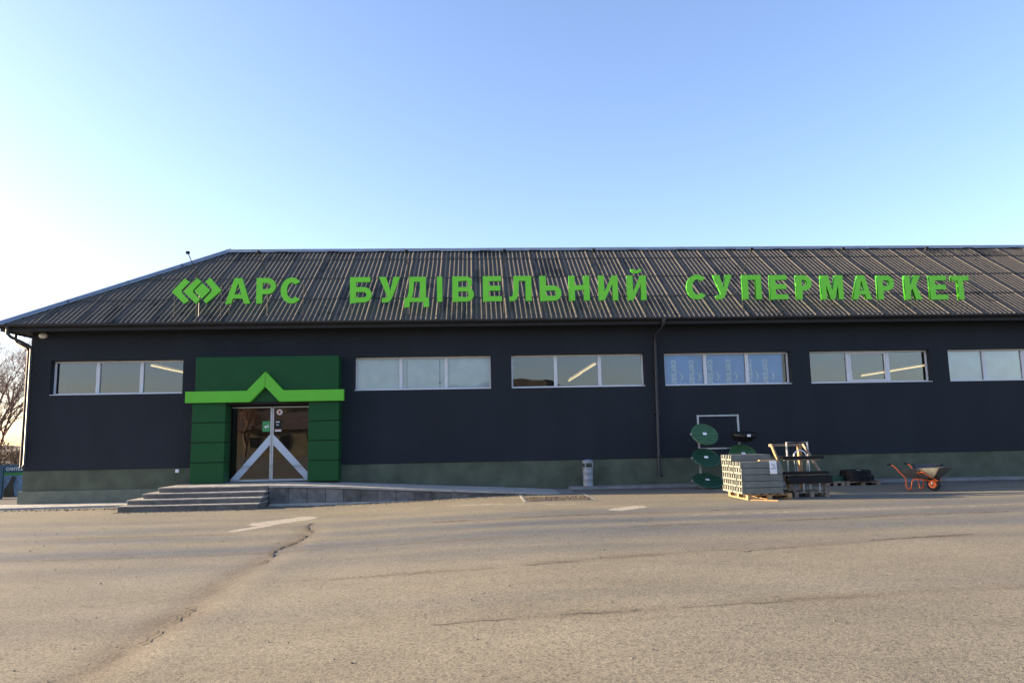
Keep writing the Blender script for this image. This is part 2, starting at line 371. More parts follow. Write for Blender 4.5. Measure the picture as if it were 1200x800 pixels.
# ------------------------------------------------------------------ building
XL, XR, YB = -13.10, 23.5, 8.9
EAVE_Z, EAVE_Y, RIDGE_Y, RIDGE_Z = 5.05, -.60, 4.2, 8.42
XHIP = -13.72                                   # eave corner
building = thing('store_building', 'long dark navy store building with corrugated hipped roof and strip windows', 'building', (0, 0, 0))
OPEN = [(-12.50, -8.68), (-3.62, .49), (1.11, 5.21), (5.83, 9.81), (10.42, 14.30), (14.87, 18.75)]
WZ0, WZ1 = 3.03, 4.05
def wall_front():
    b = MB(); Y0, Y1 = -.02, .28; z0, z1 = .85, 4.96
    DOOR = (-7.30, -4.86, 0, 2.70)
    ops = [(a, c, WZ0, WZ1) for a, c in OPEN]+[DOOR]
    xs = sorted({XL, XR, *[o[0] for o in ops], *[o[1] for o in ops]}); zs = sorted({z0, z1, WZ0, WZ1, DOOR[3]})
    def hole(x, z): return any(o[0] < x < o[1] and o[2] < z < o[3] for o in ops)
    for i in range(len(xs)-1):
        for k in range(len(zs)-1):
            xa, xb, za, zb = xs[i], xs[i+1], zs[k], zs[k+1]
            if hole((xa+xb)/2, (za+zb)/2): continue
            b.add([(xa, Y0, za), (xb, Y0, za), (xb, Y0, zb), (xa, Y0, zb)], [(0, 1, 2, 3)])
            b.add([(xa, Y1, za), (xb, Y1, za), (xb, Y1, zb), (xa, Y1, zb)], [(3, 2, 1, 0)])
    for a, c, p, q in ops:
        p2 = max(p, z0)
        b.add([(a, Y0, p2), (a, Y1, p2), (a, Y1, q), (a, Y0, q)], [(0, 1, 2, 3)])
        b.add([(c, Y0, p2), (c, Y1, p2), (c, Y1, q), (c, Y0, q)], [(3, 2, 1, 0)])
        b.add([(a, Y0, q), (c, Y0, q), (c, Y1, q), (a, Y1, q)], [(3, 2, 1, 0)])
        if p > z0: b.add([(a, Y0, p), (c, Y0, p), (c, Y1, p), (a, Y1, p)], [(0, 1, 2, 3)])
    b.add([(XL, Y0, z0), (XR, Y0, z0), (XR, .05, z0), (XL, .05, z0)], [(3, 2, 1, 0)])
    return b.build('wall', M_WALL, building, fixn=False)
wall_front()
b = MB(); b.box(XL, XL+.25, .285, YB, -.2, 4.96); b.build('wall', M_WALL, building)
b = MB(); b.box(XR-.25, XR, .285, YB, -.2, 4.96); b.build('wall', M_WALL, building)
b = MB(); b.box(XL+.252, XR-.252, YB-.25, YB, -.2, 4.96); b.build('wall', M_WALL, building)
b = MB(); b.box(XL-.012, -7.34, .0, .25, -.3, .848); b.build('plinth', M_PLINTH, building)
b = MB(); b.box(-4.80, XR-.01, .0, .25, -.3, .848); b.build('plinth', M_PLINTH, building)
b = MB(); b.box(XL-.09, -8.2, -.05, -.002, -.3, .27); b.box(XL-.09, XL-.014, .0, 4, -.3, .27); b.build('footing', M_FOOT, building)
# interior shell
b = MB(); b.box(XL+.26, XR-.26, .29, YB-.26, 4.62, 4.70); b.build('interior_ceiling', M_INTC, building)
b = MB(); b.box(XL+.26, XR-.26, .29, YB-.26, .30, .40); b.build('interior_floor', M_INTF, building)
b = MB(); b.box(XL+.27, XR-.27, YB-.33, YB-.27, .41, 4.6); b.build('interior_wall', M_INT, building)
b = MB(); b.box(-8.1, -8.0, .30, 5.2, .41, 4.6); b.build('partition', M_INT, building)
b = MB(); b.box(-4.0, -3.92, .30, 5.2, .41, 4.6); b.build('partition', M_INT, building)
b = MB(); b.box(-7.99, -4.01, 4.6, 4.7, .41, 4.6); b.build('partition', M_INT, building)

# windows
def text_mesh(body, size, depth=.002, offset=0):
    cu = bpy.data.curves.new('t', 'FONT'); cu.body = body; cu.size = size; cu.extrude = depth; cu.offset = offset
    cu.align_x = 'CENTER'; cu.align_y = 'CENTER'; cu.resolution_u = 3
    o = bpy.data.objects.new('t', cu); COL.objects.link(o)
    bpy.context.view_layer.update()
    me = bpy.data.meshes.new_from_object(o.evaluated_get(bpy.context.evaluated_depsgraph_get()))
    bpy.data.objects.remove(o); bpy.data.curves.remove(cu)
    return me
def put_mesh(name, me, m, parent, M):
    me.materials.clear(); me.materials.append(m)
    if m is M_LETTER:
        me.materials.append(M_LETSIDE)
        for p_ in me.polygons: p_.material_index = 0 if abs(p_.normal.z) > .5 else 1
    o = bpy.data.objects.new(name, me); COL.objects.link(o); o.parent = parent; o.matrix_local = M; return o
FACE = Matrix.Rotation(R(90), 4, 'X')           # text plane to a wall facing -y
KIND = ['clear', 'blind', 'clear', 'film', 'clear', 'blind']
cers = text_mesh('cersan', .31, .001, .007)
for wi, (x0, x1) in enumerate(OPEN):
    kind = KIND[wi]; b = MB(); Y0, Y1 = .17, .23; fz0, fz1 = WZ0+.004, WZ1-.004; t = .055
    b.box(x0+.004, x1-.004, Y0, Y1, fz0, fz0+t); b.box(x0+.004, x1-.004, Y0, Y1, fz1-t, fz1)
    b.box(x0+.004, x0+t, Y0, Y1, fz0+t, fz1-t); b.box(x1-t, x1-.004, Y0, Y1, fz0+t, fz1-t)
    third = (x1-x0)/3; mx = [x0+third, x0+2*third]
    win = b.build('window', M_WHITE, building, bevel=.004)
    for x in mx:
        MB().box(x-.05, x+.05, Y0-.012, Y1-.004, fz0+t+.001, fz1-t-.001).build('mullion', M_WHITE, win, bevel=.004)
    MB().box(x0+.003, x1-.003, -.016, .165, WZ0+.002, WZ0+.020).build('sill', M_WHITE, win)
    if wi == 4:   # one opening sash with a thicker frame
        s = MB(); a, c = mx[0]+.055, mx[1]-.055
        s.box(a, c, .155, .2, fz0+t+.002, fz0+t+.05).box(a, c, .155, .2, fz1-t-.05, fz1-t-.002).box(a, a+.05, .155, .2, fz0+t+.051, fz1-t-.051).box(c-.05, c, .155, .2, fz0+t+.051, fz1-t-.051)
        s.build('sash', M_WHITE, win, bevel=.004)
    ed = [x0+t]+[e for x in mx for e in (x-.05, x+.05)]+[x1-t]
    for k in range(3):
        a, c = ed[2*k], ed[2*k+1]
        MB().box(a-.005, c+.005, .205, .213, fz0+t-.004, fz1-t+.004).build('pane', M_GLASS if kind == 'clear' else M_GLASSB, win)
        if kind == 'blind':
            MB().box(a, c, .245, .25, fz0+.02, fz1-.02).build('frosted_panel', M_BLIND, win)
            if wi == 1 and k == 1:
                MB().box(a+.12, a+.13, .238, .243, fz0+.06, fz1-.1).build('blind_cord', M_BLACKP, win)
                MB().box(c-.15, c-.135, .238, .243, fz0+.06, fz1-.08).box(c-.175, c-.11, .236, .2435, fz0+.2, fz0+.23).build('blind_cord', M_BLACKP, win)
        if kind == 'film':
            fx1 = c-(.12 if k == 2 else 0)
            fl = MB().box(a, fx1, .240, .245, fz0+.02, fz1-.02).build('blue_film', M_FILM, win)
    if kind == 'film':
        for tx in (x0+.38, x0+.94, x0+1.53, x0+2.11, x0+2.78, x0+3.28):
            M = Matrix.Translation((tx, .2365, 3.44)) @ FACE @ Matrix.Rotation(R(-90), 4, 'Z')
            put_mesh('film_lettering', cers.copy(), M_FILMT, win, M)
            sw = MB(); pts = [(tx+.06+.15*math.sin(a), .2365, 3.30-.17*math.cos(a)) for a in np.linspace(.7, 2.9, 9)]
            for i in range(8):
                p, q = Vector(pts[i]), Vector(pts[i+1]); w = .045*math.sin(math.pi*(i+.5)/8)+.006; w2 = .045*math.sin(math.pi*(i+1.0)/8)+.006
                sw.add([(p.x, p.y, p.z), (p.x+w, p.y, p.z), (q.x+w2, q.y, q.z), (q.x, q.y, q.z)], [(0, 1, 2, 3)])
            sw.build('film_swoosh', M_FILMT, win)
# lit tubes inside
for nm, x, ya, yb, z in (('behind the leftmost strip window', -10.75, 2.6, 6.5, 4.15), ('behind the strip window left of the middle downpipe', 3.9, 1.3, 8.2, 3.86), ('behind the window with the thick framed sash', 16.5, 3.2, 8.2, 3.88), ('behind the blue film window', 12.0, 6.0, 8.2, 4.05)):
    o = thing('tube_light', 'glowing warm tube light '+nm, 'tube light', (x, ya, z), 0, 'tube lights inside the store')
    mid = (yb-ya)/2
    MB().tube([(0, 0, 0), (0, mid-.02, 0)], .030, 8).build('tube', M_TUBE, o)
    MB().tube([(.03, mid+.02, 0), (.03, yb-ya, 0)], .030, 8).build('tube', M_TUBE, o)
    MB().box(-.04, .07, 0, yb-ya, .06, .11).build('batten', M_WHITE, o)
    MB().box(.0, .03, .1, .13, .11, 4.615-z).box(.0, .03, yb-ya-.2, yb-ya-.17, .11, 4.615-z).build('hanger', M_STEEL, o)

# ---- roof
run = RIDGE_Y-EAVE_Y; rise = RIDGE_Z-EAVE_Z; SL = math.hypot(run, rise); ang = math.atan2(rise, run)
U = Vector((0, math.cos(ang), math.sin(ang))); NRM = Vector((0, -math.sin(ang), math.cos(ang)))
XH2 = XHIP+run; XE = XR+.6
b = MB(); dz = -.06
A, B_, C_, D_ = (XHIP, EAVE_Y, EAVE_Z+dz), (XE, EAVE_Y, EAVE_Z+dz), (XE, RIDGE_Y, RIDGE_Z+dz), (XH2, RIDGE_Y, RIDGE_Z+dz)
E_, F_ = (XHIP, 2*RIDGE_Y-EAVE_Y, EAVE_Z+dz), (XE, 2*RIDGE_Y-EAVE_Y, EAVE_Z+dz)
b.add([A, B_, C_, D_, E_, F_], [(0, 1, 2, 3), (0, 3, 4), (3, 2, 5, 4), (1, 5, 2), (0, 4, 5, 1)])
roof = b.build('roof', M_SOFFIT, building)
PITCH, WAVES, AMP = .150, 7, .024
SW = PITCH*WAVES
rows = [0, .274*SL, .557*SL, .85*SL, SL+.02]
def sheet_mesh(L, seg=8):
    n = WAVES*seg; v = []; f = []; over = .14
    for vi, (t, lift) in enumerate(((0, .014), (0, .034), (L*.5, .024), (L+over, .010))):
        for i in range(n+1+3):
            x = i*PITCH/seg; ph = 2*math.pi*x/PITCH
            h = AMP*math.cos(ph)+(.012 if i > n-4 else 0)
            if vi == 0: h -= .004
            v.append((x, t-.0, h+lift-(0.010 if vi == 0 else 0)))
    w = n+4
    for r in range(3):
        for i in range(w-1): f.append((r*w+i, r*w+i+1, (r+1)*w+i+1, (r+1)*w+i))
    me = bpy.data.meshes.new('sheet'); me.from_pydata(v, [], f); me.materials.append(M_ROOF); me.shade_smooth()
    try: me.set_sharp_from_angle(angle=R(60))
    except Exception: pass
    return me
base_sheets = [sheet_mesh(rows[k+1]-rows[k]) for k in range(4)]
Mroof = Matrix((Vector((1, 0, 0)), U, NRM)).transposed().to_4x4()
ncol = int((XE-XHIP)/SW)+1
for k in range(4):
    for c in range(ncol):
        x = XHIP+c*SW; t0, t1 = rows[k], rows[k+1]
        hx = lambda t: XHIP+t*math.cos(ang)                  # hip line in the slope plane
        if x+SW < hx(t0)+.02: continue
        if x > 22.6 and k == 0: pass
        me = base_sheets[k]
        jx, jt = random.uniform(-.008, .008), random.uniform(-.012, .012)
        M = Matrix.Translation(Vector((x+jx, EAVE_Y, EAVE_Z))+U*(t0+jt-(.05 if k == 0 else .06))) @ Mroof @ Matrix.Rotation(random.uniform(-.004, .004), 4, 'Z')
        if x < hx(t1+.15):
            me = me.copy(); bm = bmesh.new(); bm.from_mesh(me)
            co = M.inverted() @ Vector((XHIP+.05, EAVE_Y, EAVE_Z)); no = M.inverted().to_3x3() @ Vector((1, -1, 0))
            bmesh.ops.bisect_plane(bm, geom=bm.verts[:]+bm.edges[:]+bm.faces[:], plane_co=co, plane_no=no, clear_inner=True)
            bm.to_mesh(me); nf = len(bm.faces); bm.free()
            if nf == 0: continue
        o = bpy.data.objects.new('sheet', me); COL.objects.link(o); o.parent = roof; o.matrix_local = M
def cap(name, a, b_, w, drop, m, st=.004):
    a, b_ = Vector(a), Vector(b_); n = max(2, int((b_-a).length/1.8)); side = (b_-a).cross(Vector((0, 0, 1))).normalized()
    for i in range(n):
        p = a.lerp(b_, i/n); q = a.lerp(b_, (i+1)/n+.012)
        g = MB(); prof = [(-w, -drop), (-w*.35, -.012), (0, .012), (w*.35, -.012), (w, -drop)]
        vs = [p+side*s_+Vector((0, 0, h+st*(i % 2))) for s_, h in prof]+[q+side*s_+Vector((0, 0, h+st*(i % 2))) for s_, h in prof]
        vs += [v-Vector((0, 0, .02)) for v in vs]
        fs = []
        for k in range(4): fs += [(k, k+1, k+6, k+5), (k+10, k+15, k+16, k+11)]
        for r_ in (0, 5): fs += [tuple((k+r_, k+r_+10, k+r_+11, k+r_+1)) for k in range(4)]
        fs += [(0, 5, 15, 10), (4, 14, 19, 9)]
        g.add(vs, fs); g.build(name, m, roof)
cap('ridge_cap', (XH2-.05, RIDGE_Y, RIDGE_Z+.09), (XE, RIDGE_Y, RIDGE_Z+.09), .19, .13, M_RIDGE, .002)
cap('hip_cap', (XHIP-.03, EAVE_Y-.03, EAVE_Z+.085), (XH2, RIDGE_Y, RIDGE_Z+.10), .17, .11, M_RIDGE, .0)
# fascia and gutters
MB().box(XHIP+.05, XE-.05, EAVE_Y+.02, EAVE_Y+.05, 4.86, 5.00).box(XHIP+.05, XHIP+.08, EAVE_Y+.052, 8.9, 4.86, 5.00).build('fascia', M_SOFFIT, building)
MB().box(XHIP+.09, XE-.1, EAVE_Y+.06, -.022, 4.90, 4.95).box(XHIP+.09, XL-.002, -.02, 8.8, 4.90, 4.95).build('soffit', M_SOFFIT, building)
def gutter(p0, p1, side):
    g = MB(); prof = [(math.cos(a)*.065, math.sin(a)*.065) for a in np.linspace(math.pi, 2*math.pi, 9)]; prof2 = [(c*.93, s*.93+.001) for c, s in prof][::-1]
    ring = prof+prof2; vs = []; p0, p1, side = Vector(p0), Vector(p1), Vector(side); n = len(ring)
    for p in (p0, p1): vs += [p+side*c+Vector((0, 0, s)) for c, s in ring]
    g.add(vs, [(i, (i+1) % n, (i+1) % n+n, i+n) for i in range(n)]+[tuple(range(n)), tuple(range(2*n-1, n-1, -1))])
    g.build('gutter', M_GUTTER, building, smooth=True)
gutter((XHIP-.05, EAVE_Y-.075, 5.035), (XE, EAVE_Y-.075, 5.035), (0, 1, 0))
gutter((XHIP-.075, EAVE_Y-.01, 5.03), (XHIP-.075, 8.9, 5.03), (1, 0, 0))
# downpipes
def pipe(pts, r=.045): return MB().tube(pts, r, 10).build('downpipe', M_GUTTER, building, smooth=True)
pipe([(-13.42, -.665, 4.975), (-13.42, -.665, 4.80), (-13.36, -.60, 4.70), (-13.10, -.20, 4.50), (-13.04, -.13, 4.44), (-13.03, -.12, 4.36), (-13.02, -.10, 1.05), (-13.02, -.17, .96)])
pipe([(-13.77, .3, 4.965), (-13.77, .3, 4.72), (-13.70, .26, 4.62), (-13.26, .06, 4.44), (-13.20, .04, 4.36), (-13.20, .04, .95)])
pp = pipe([(5.70, -.675, 4.97), (5.70, -.67, 4.86), (5.67, -.55, 4.76), (5.56, -.20, 4.56), (5.55, -.13, 4.46), (5.55, -.11, 4.38), (5.50, -.10, .46), (5.51, -.14, .38), (5.55, -.22, .33)])
MB().lathe([(.045, 0), (.07, .10), (.07, .14)], 12, Matrix.Translation((5.70, -.675, 4.88))).build('hopper', M_GUTTER, pp, smooth=True)
for z in (.9, 2.2, 3.5): MB().box(5.44, 5.60, -.155, -.021, z, z+.03).build('bracket', M_GUTTER, pp)
MB().box(-8.76, -8.66, -.09, -.051, .72, .82).build('socket_box', M_PAPER, building, bevel=.006)
# bulkhead lamps under the eave
for x, y, rz, lab in ((-12.76, -.024, 0, 'white round bulkhead lamp on the navy facade under the eave corner'), (-13.11, .55, R(-90), 'white bulkhead lamp on the side wall round the corner')):
    o = thing('bulkhead_lamp', lab, 'lamp', (x, y, 4.80), rz)
    Mx = Matrix.Rotation(R(90), 4, 'X') @ Matrix.Diagonal((1.35, 1, 1, 1))
    MB().lathe([(.09, 0), (.095, .05), (.08, .06)], 18, Mx).build('base', M_LAMP, o, smooth=True)
    MB().lathe([(.078, .055), (.07, .10), (.045, .13), (0.001, .14)], 18, Mx).build('lens', M_LENS, o, smooth=True)

# ------------------------------------------------------------------ entrance portal
PZ = .40
portal = thing('entrance_portal', 'dark green panelled entrance portal with lime peaked band', 'entrance', (-6.08, 0, PZ))
def P(name, mb, m, parent=None, **k):
    o = mb.build(name, m, parent or portal, **k)
    if parent is None or parent is portal: o.location = (6.08, 0, -PZ)
    return o
for xa, xb in ((-8.18, -7.24), (-4.86, -3.98)):
    pil = P('pillar', MB().box(xa+.02, xb-.02, -.47, -.025, PZ, 2.715), M_JOINT)
    zz = [PZ+.002, 1.00, 1.57, 2.14, 2.71]
    for k in range(4):
        o = MB().box(xa, xb, -.50, -.023, zz[k]+.012, zz[k+1]-.012).build('panel', M_DGREEN, pil, bevel=.006)
P('header_panel', MB().box(-8.14, -4.01, -.46, -.023, 2.72, 4.05), M_DGREEN, bevel=.008)
P('portal_soffit', MB().box(-7.23, -4.87, -.455, .10, 2.66, 2.715), M_JOINT)
band = MB().prism([(-8.35, 2.71), (-6.51, 2.71), (-6.09, 3.15), (-5.67, 2.71), (-3.83, 2.71), (-3.83, 3.035), (-5.57, 3.035), (-6.09, 3.59), (-6.61, 3.035), (-8.35, 3.035)], -.63, -.461)
P('lime_band', band, M_LIME)
P('band_seam', MB().box(-6.094, -6.086, -.632, -.629, 3.155, 3.58), M_JOINT)
# sliding door
fr = MB(); fr.box(-7.29, -4.87, .02, .12, 2.60, 2.658).box(-7.29, -7.24, .02, .12, PZ+.002, 2.60).box(-4.92, -4.87, .02, .12, PZ+.002, 2.60)
P('door_frame', fr, M_JOINT)
P('sensor', MB().box(-6.16, -5.96, -.05, .018, 2.60, 2.655), M_BLACKP, bevel=.01)
def leaf(xa, xb, sx, strip):
    f = MB(); f.box(xa, xb, .055, .085, PZ+.012, PZ+.065).box(xa, xb, .055, .085, 2.565, 2.598)
    f.box(sx-.022, sx+.022, .053, .087, PZ+.066, 2.564)
    d = P('sliding_door', f, M_ALU, bevel=.004)
    MB().box(xa, xb, .067, .073, PZ+.066, 2.564).build('door_glass', M_DGLASS, d)
    MB().prism(strip, .060, .066).build('film_strip', M_STRIP, d)
    return d
dl = leaf(-7.235, -6.055, -6.078, [(-7.225, .47), (-6.99, .47), (-6.105, 1.47), (-6.105, 1.775)])
dr = leaf(-6.045, -4.925, -6.022, [(-6.0, 1.775), (-6.0, 1.47), (-5.07, .47), (-4.93, .47), (-4.93, .60)])
st = MB().box(-6.33, -6.115, .058, .0655, 1.86, 2.17).build('sticker', M_STK, dl)
MB().box(-6.27, -6.20, .0565, .0578, 1.97, 2.03).box(-6.19, -6.15, .0565, .0578, 1.99, 2.05).build('sticker_print', M_PAPER, st)
MB().lathe([(.085, 0), (.085, .004)], 20, Matrix.Translation((-5.84, .062, 2.43)) @ FACE).build('sticker', M_PAPER, dr)
MB().lathe([(.035, 0), (.02, .003)], 12, Matrix.Translation((-5.84, .0575, 2.44)) @ FACE).box(-5.88, -5.80, .055, .0575, 2.385, 2.40).build('sticker_print', M_RED, dr)
sk = MB().box(-5.965, -5.78, .058, .0655, 1.94, 2.20).build('sticker', M_JOINT, dr)
MB().box(-5.94, -5.83, .056, .0578, 2.12, 2.16).box(-5.93, -5.85, .056, .0578, 2.04, 2.07).build('sticker_print', M_STRIP, sk)
MB().box(-5.965, -5.78, .058, .0655, 1.86, 1.925).build('sticker', M_PAPER, dr)
MB().box(-5.96, -5.785, .0565, .0578, 1.905, 1.922).build('sticker_print', M_RED, dr)

# ------------------------------------------------------------------ steps, platform, ramp
steps = thing('entrance_steps', 'grey stone entrance steps with four stepped treads', 'steps', (-7.3, -2.8, -.14))
lv = [(-9.10, -2.80, .01), (-9.00, -2.50, .14), (-8.74, -2.20, .27), (-8.47, -1.90, .40)]
for k, (xl, yf, zt) in enumerate(lv):
    zb = -.3 if k == 0 else lv[k-1][2]+.0005
    yb = -.06 if k < 3 else -.06
    s = MB().box(xl+.02, -5.585, yf+.02, yb, zb, zt-.036).build('step', M_STEP, steps, bevel=.008); s.location = (7.3, 2.8, .14)
    ne = 4; wd = (-5.56-xl)/ne
    for q in range(ne): MB().box(xl+q*wd+.004, xl+(q+1)*wd-.004, yf+random.uniform(-.008, .008), yb+.001, zt-.035, zt+random.uniform(-.003, .003)).build('tread', M_TREAD, s, bevel=.010)
plat = thing('entrance_ramp', 'concrete access ramp with grey tiled side sloping down beside steps', 'ramp', (-3.7, -1.0, -.12))
prof = [(-5.557, .40), (-4.9, .385), (-3.7, .335), (-1.35, .205), (1.55, .055), (2.3, .004)]
def pz(x): return float(np.interp(x, [p[0] for p in prof], [p[1] for p in prof]))
g = MB(); n = len(prof)
g.prism([(-5.557, -.3)]+[(x, z-.05) for x, z in prof]+[(2.3, -.3)], -1.86, -.06)
o = g.build('core', M_CONC, plat); o.location = (3.7, 1.0, .12)
slab = MB().prism([(x, z-.048) for x, z in prof]+[(x, z) for x, z in prof[::-1]], -1.93, -.055)
o = slab.build('ramp_slab', M_CONCL, plat); o.location = (3.7, 1.0, .12)
x = -5.54; k = 0
while x < .9:
    w = .46+.05*random.random(); h1 = min(pz(x), pz(x+w))-.062; zb = float(zg(x, 0))-.05
    if h1-zb < .10: break
    o = MB().box(x+.008, x+w-.008, -1.88-.008*random.random(), -1.862, zb, h1).build('tile', M_TILE, plat, bevel=.006); o.location = (3.7, 1.0, .12)
    x += w; k += 1
MB().box(-5.5, 2.1, -2.10, -1.895, -.3, -.085).build('edging_strip', M_CONCL, plat).location = (3.7, 1.0, .12)
# walk strips
def apron(name, pts, z, m, th=.25):
    g = MB(); n = len(pts)
    g.add([(x, y, zz) for (x, y), zz in zip(pts, z)]+[(x, y, zz-th) for (x, y), zz in zip(pts, z)], [tuple(range(n)), tuple(range(2*n-1, n-1, -1))]+[(i, i+n, (i+1) % n+n, (i+1) % n) for i in range(n)])
    return struct(g.build(name, m))
apron('pavement', [(-20, -1.5), (-13.2, -1.3), (-9.15, -1.0), (-9.15, -.055), (-13.22, -.055), (-20, -.4)], [-.09]*6, M_CONCL)
apron('pavement', [(2.75, -.52), (XR, -.55), (XR, -.004), (2.75, -.004)], [.075, .075, .08, .08], M_CONC)
apron('pavement', [(2.31, -1.9), (2.745, -1.5), (2.745, -.06), (2.31, -.06)], [.007]*4, M_CONC)
# pit with rubble next to the ramp
pit = thing('drain_pit', 'shallow rubble filled drain pit with concrete edge beside ramp end', 'drain', (2.0, -3.2, 0))
fx0, fx1, fy0, fy1 = 1.15, 2.95, -4.1, -1.7
g = MB(); g.box(fx0, fx0+.07, fy0, fy1, -.05, .007).box(fx1-.07, fx1, fy0, fy1, -.05, .007).box(fx0+.071, fx1-.071, fy0, fy0+.06, -.05, .010)
g.build('edge', M_CONC, pit).location = (-2.0, 3.2, 0)
g = MB(); rr = random.Random(5)
M_RUB = mat('rubble', (.085, .066, .052), .95, .45, 9, .5, 40)
for i in range(900):
    x, y, r = rr.uniform(fx0+.09, fx1-.09), rr.uniform(fy0+.1, fy0+1.25), rr.uniform(.010, .03)
    e = Euler((rr.random()*6, rr.random()*6, rr.random()*6)).to_matrix()
    vs = [Vector((x, y, .004))+e @ (Vector(p)*r*rr.uniform(.7, 1.2)) for p in ((1, 0, 0), (-1, 0, 0), (0, 1, 0), (0, -1, 0), (0, 0, .8), (0, 0, -.8))]
    g.add(vs, [(0, 2, 4), (2, 1, 4), (1, 3, 4), (3, 0, 4), (2, 0, 5), (1, 2, 5), (3, 1, 5), (0, 3, 5)])
ru = g.build('rubble', M_RUB, pit); ru.location = (-2.0, 3.2, 0); ru['kind'] = 'stuff'
# cracks: thin broken ribbons of dark open joint
M_CRACK = mat('open_crack', (.030, .026, .022), 1, .3, 20, 0)
def crack(pts, width, seed, gap=.25):
    rs = random.Random(seed); path = []
    for i in range(len(pts)-1):
        a, c = Vector(pts[i]), Vector(pts[i+1]); n = max(2, int((c-a).length/.09)); nrm = Vector((-(c-a).y, (c-a).x)).normalized()
        for k in range(n): path.append(a.lerp(c, k/n)+nrm*rs.gauss(0, .022))
    g = MB(); run_ = 0; on = True
    for i in range(1, len(path)-2):
        if rs.random() < .2: on = rs.random() > gap
        if not on: continue
        p, q = path[i], path[i+1]; d = (q-p).normalized(); nn = Vector((-d.y, d.x))
        w1 = width*(.5+.5*math.sin(i*.7)**2); w2 = width*(.5+.5*math.sin((i+1)*.7)**2)
        P4 = [p-nn*w1, p+nn*w1, q+nn*w2, q-nn*w2]
        g.add([(v.x, v.y, float(zsurf(v.x, v.y)[0])+.0035) for v in P4], [(0, 1, 2, 3)])
    if g.f: g.build('crack', M_CRACK, ground)
crack([(-3.42, -6.35), (-3.40, -7.0), (-3.15, -7.9), (-3.05, -9.0), (-3.2, -10.2), (-3.0, -11.0)], .026, 1, .06)
crack([(-3.0, -11.0), (-3.1, -12.5), (-2.95, -14), (-2.8, -16)], .012, 31, .55)
crack([(-2.2, -12.95), (.4, -12.9)], .006, 2, .45); crack([(.5, -12.85), (3.3, -12.35), (5.2, -11.7), (7.5, -11.3)], .012, 3, .25)
crack([(-.5, -15.45), (2, -15.25), (4.4, -15.0), (7, -14.8)], .008, 4, .4); crack([(-1, -7.5), (2.5, -7.3), (7, -6.9)], .018, 5, .3)
crack([(2.5, -9.4), (7, -8.9), (13, -8.2)], .016, 6, .35); crack([(-9, -10.6), (-5, -10.45)], .008, 7, .4); crack([(3.1, -7.4), (3.3, -8.2), (3.0, -8.8), (3.3, -9.4)], .007, 8, .3)
crack([(-5.4, -3.6), (-4.2, -3.2), (-2.5, -3.4)], .02, 9, .4); crack([(-11, -5.2), (-8, -4.9), (-6.5, -5.3)], .015, 10, .5)

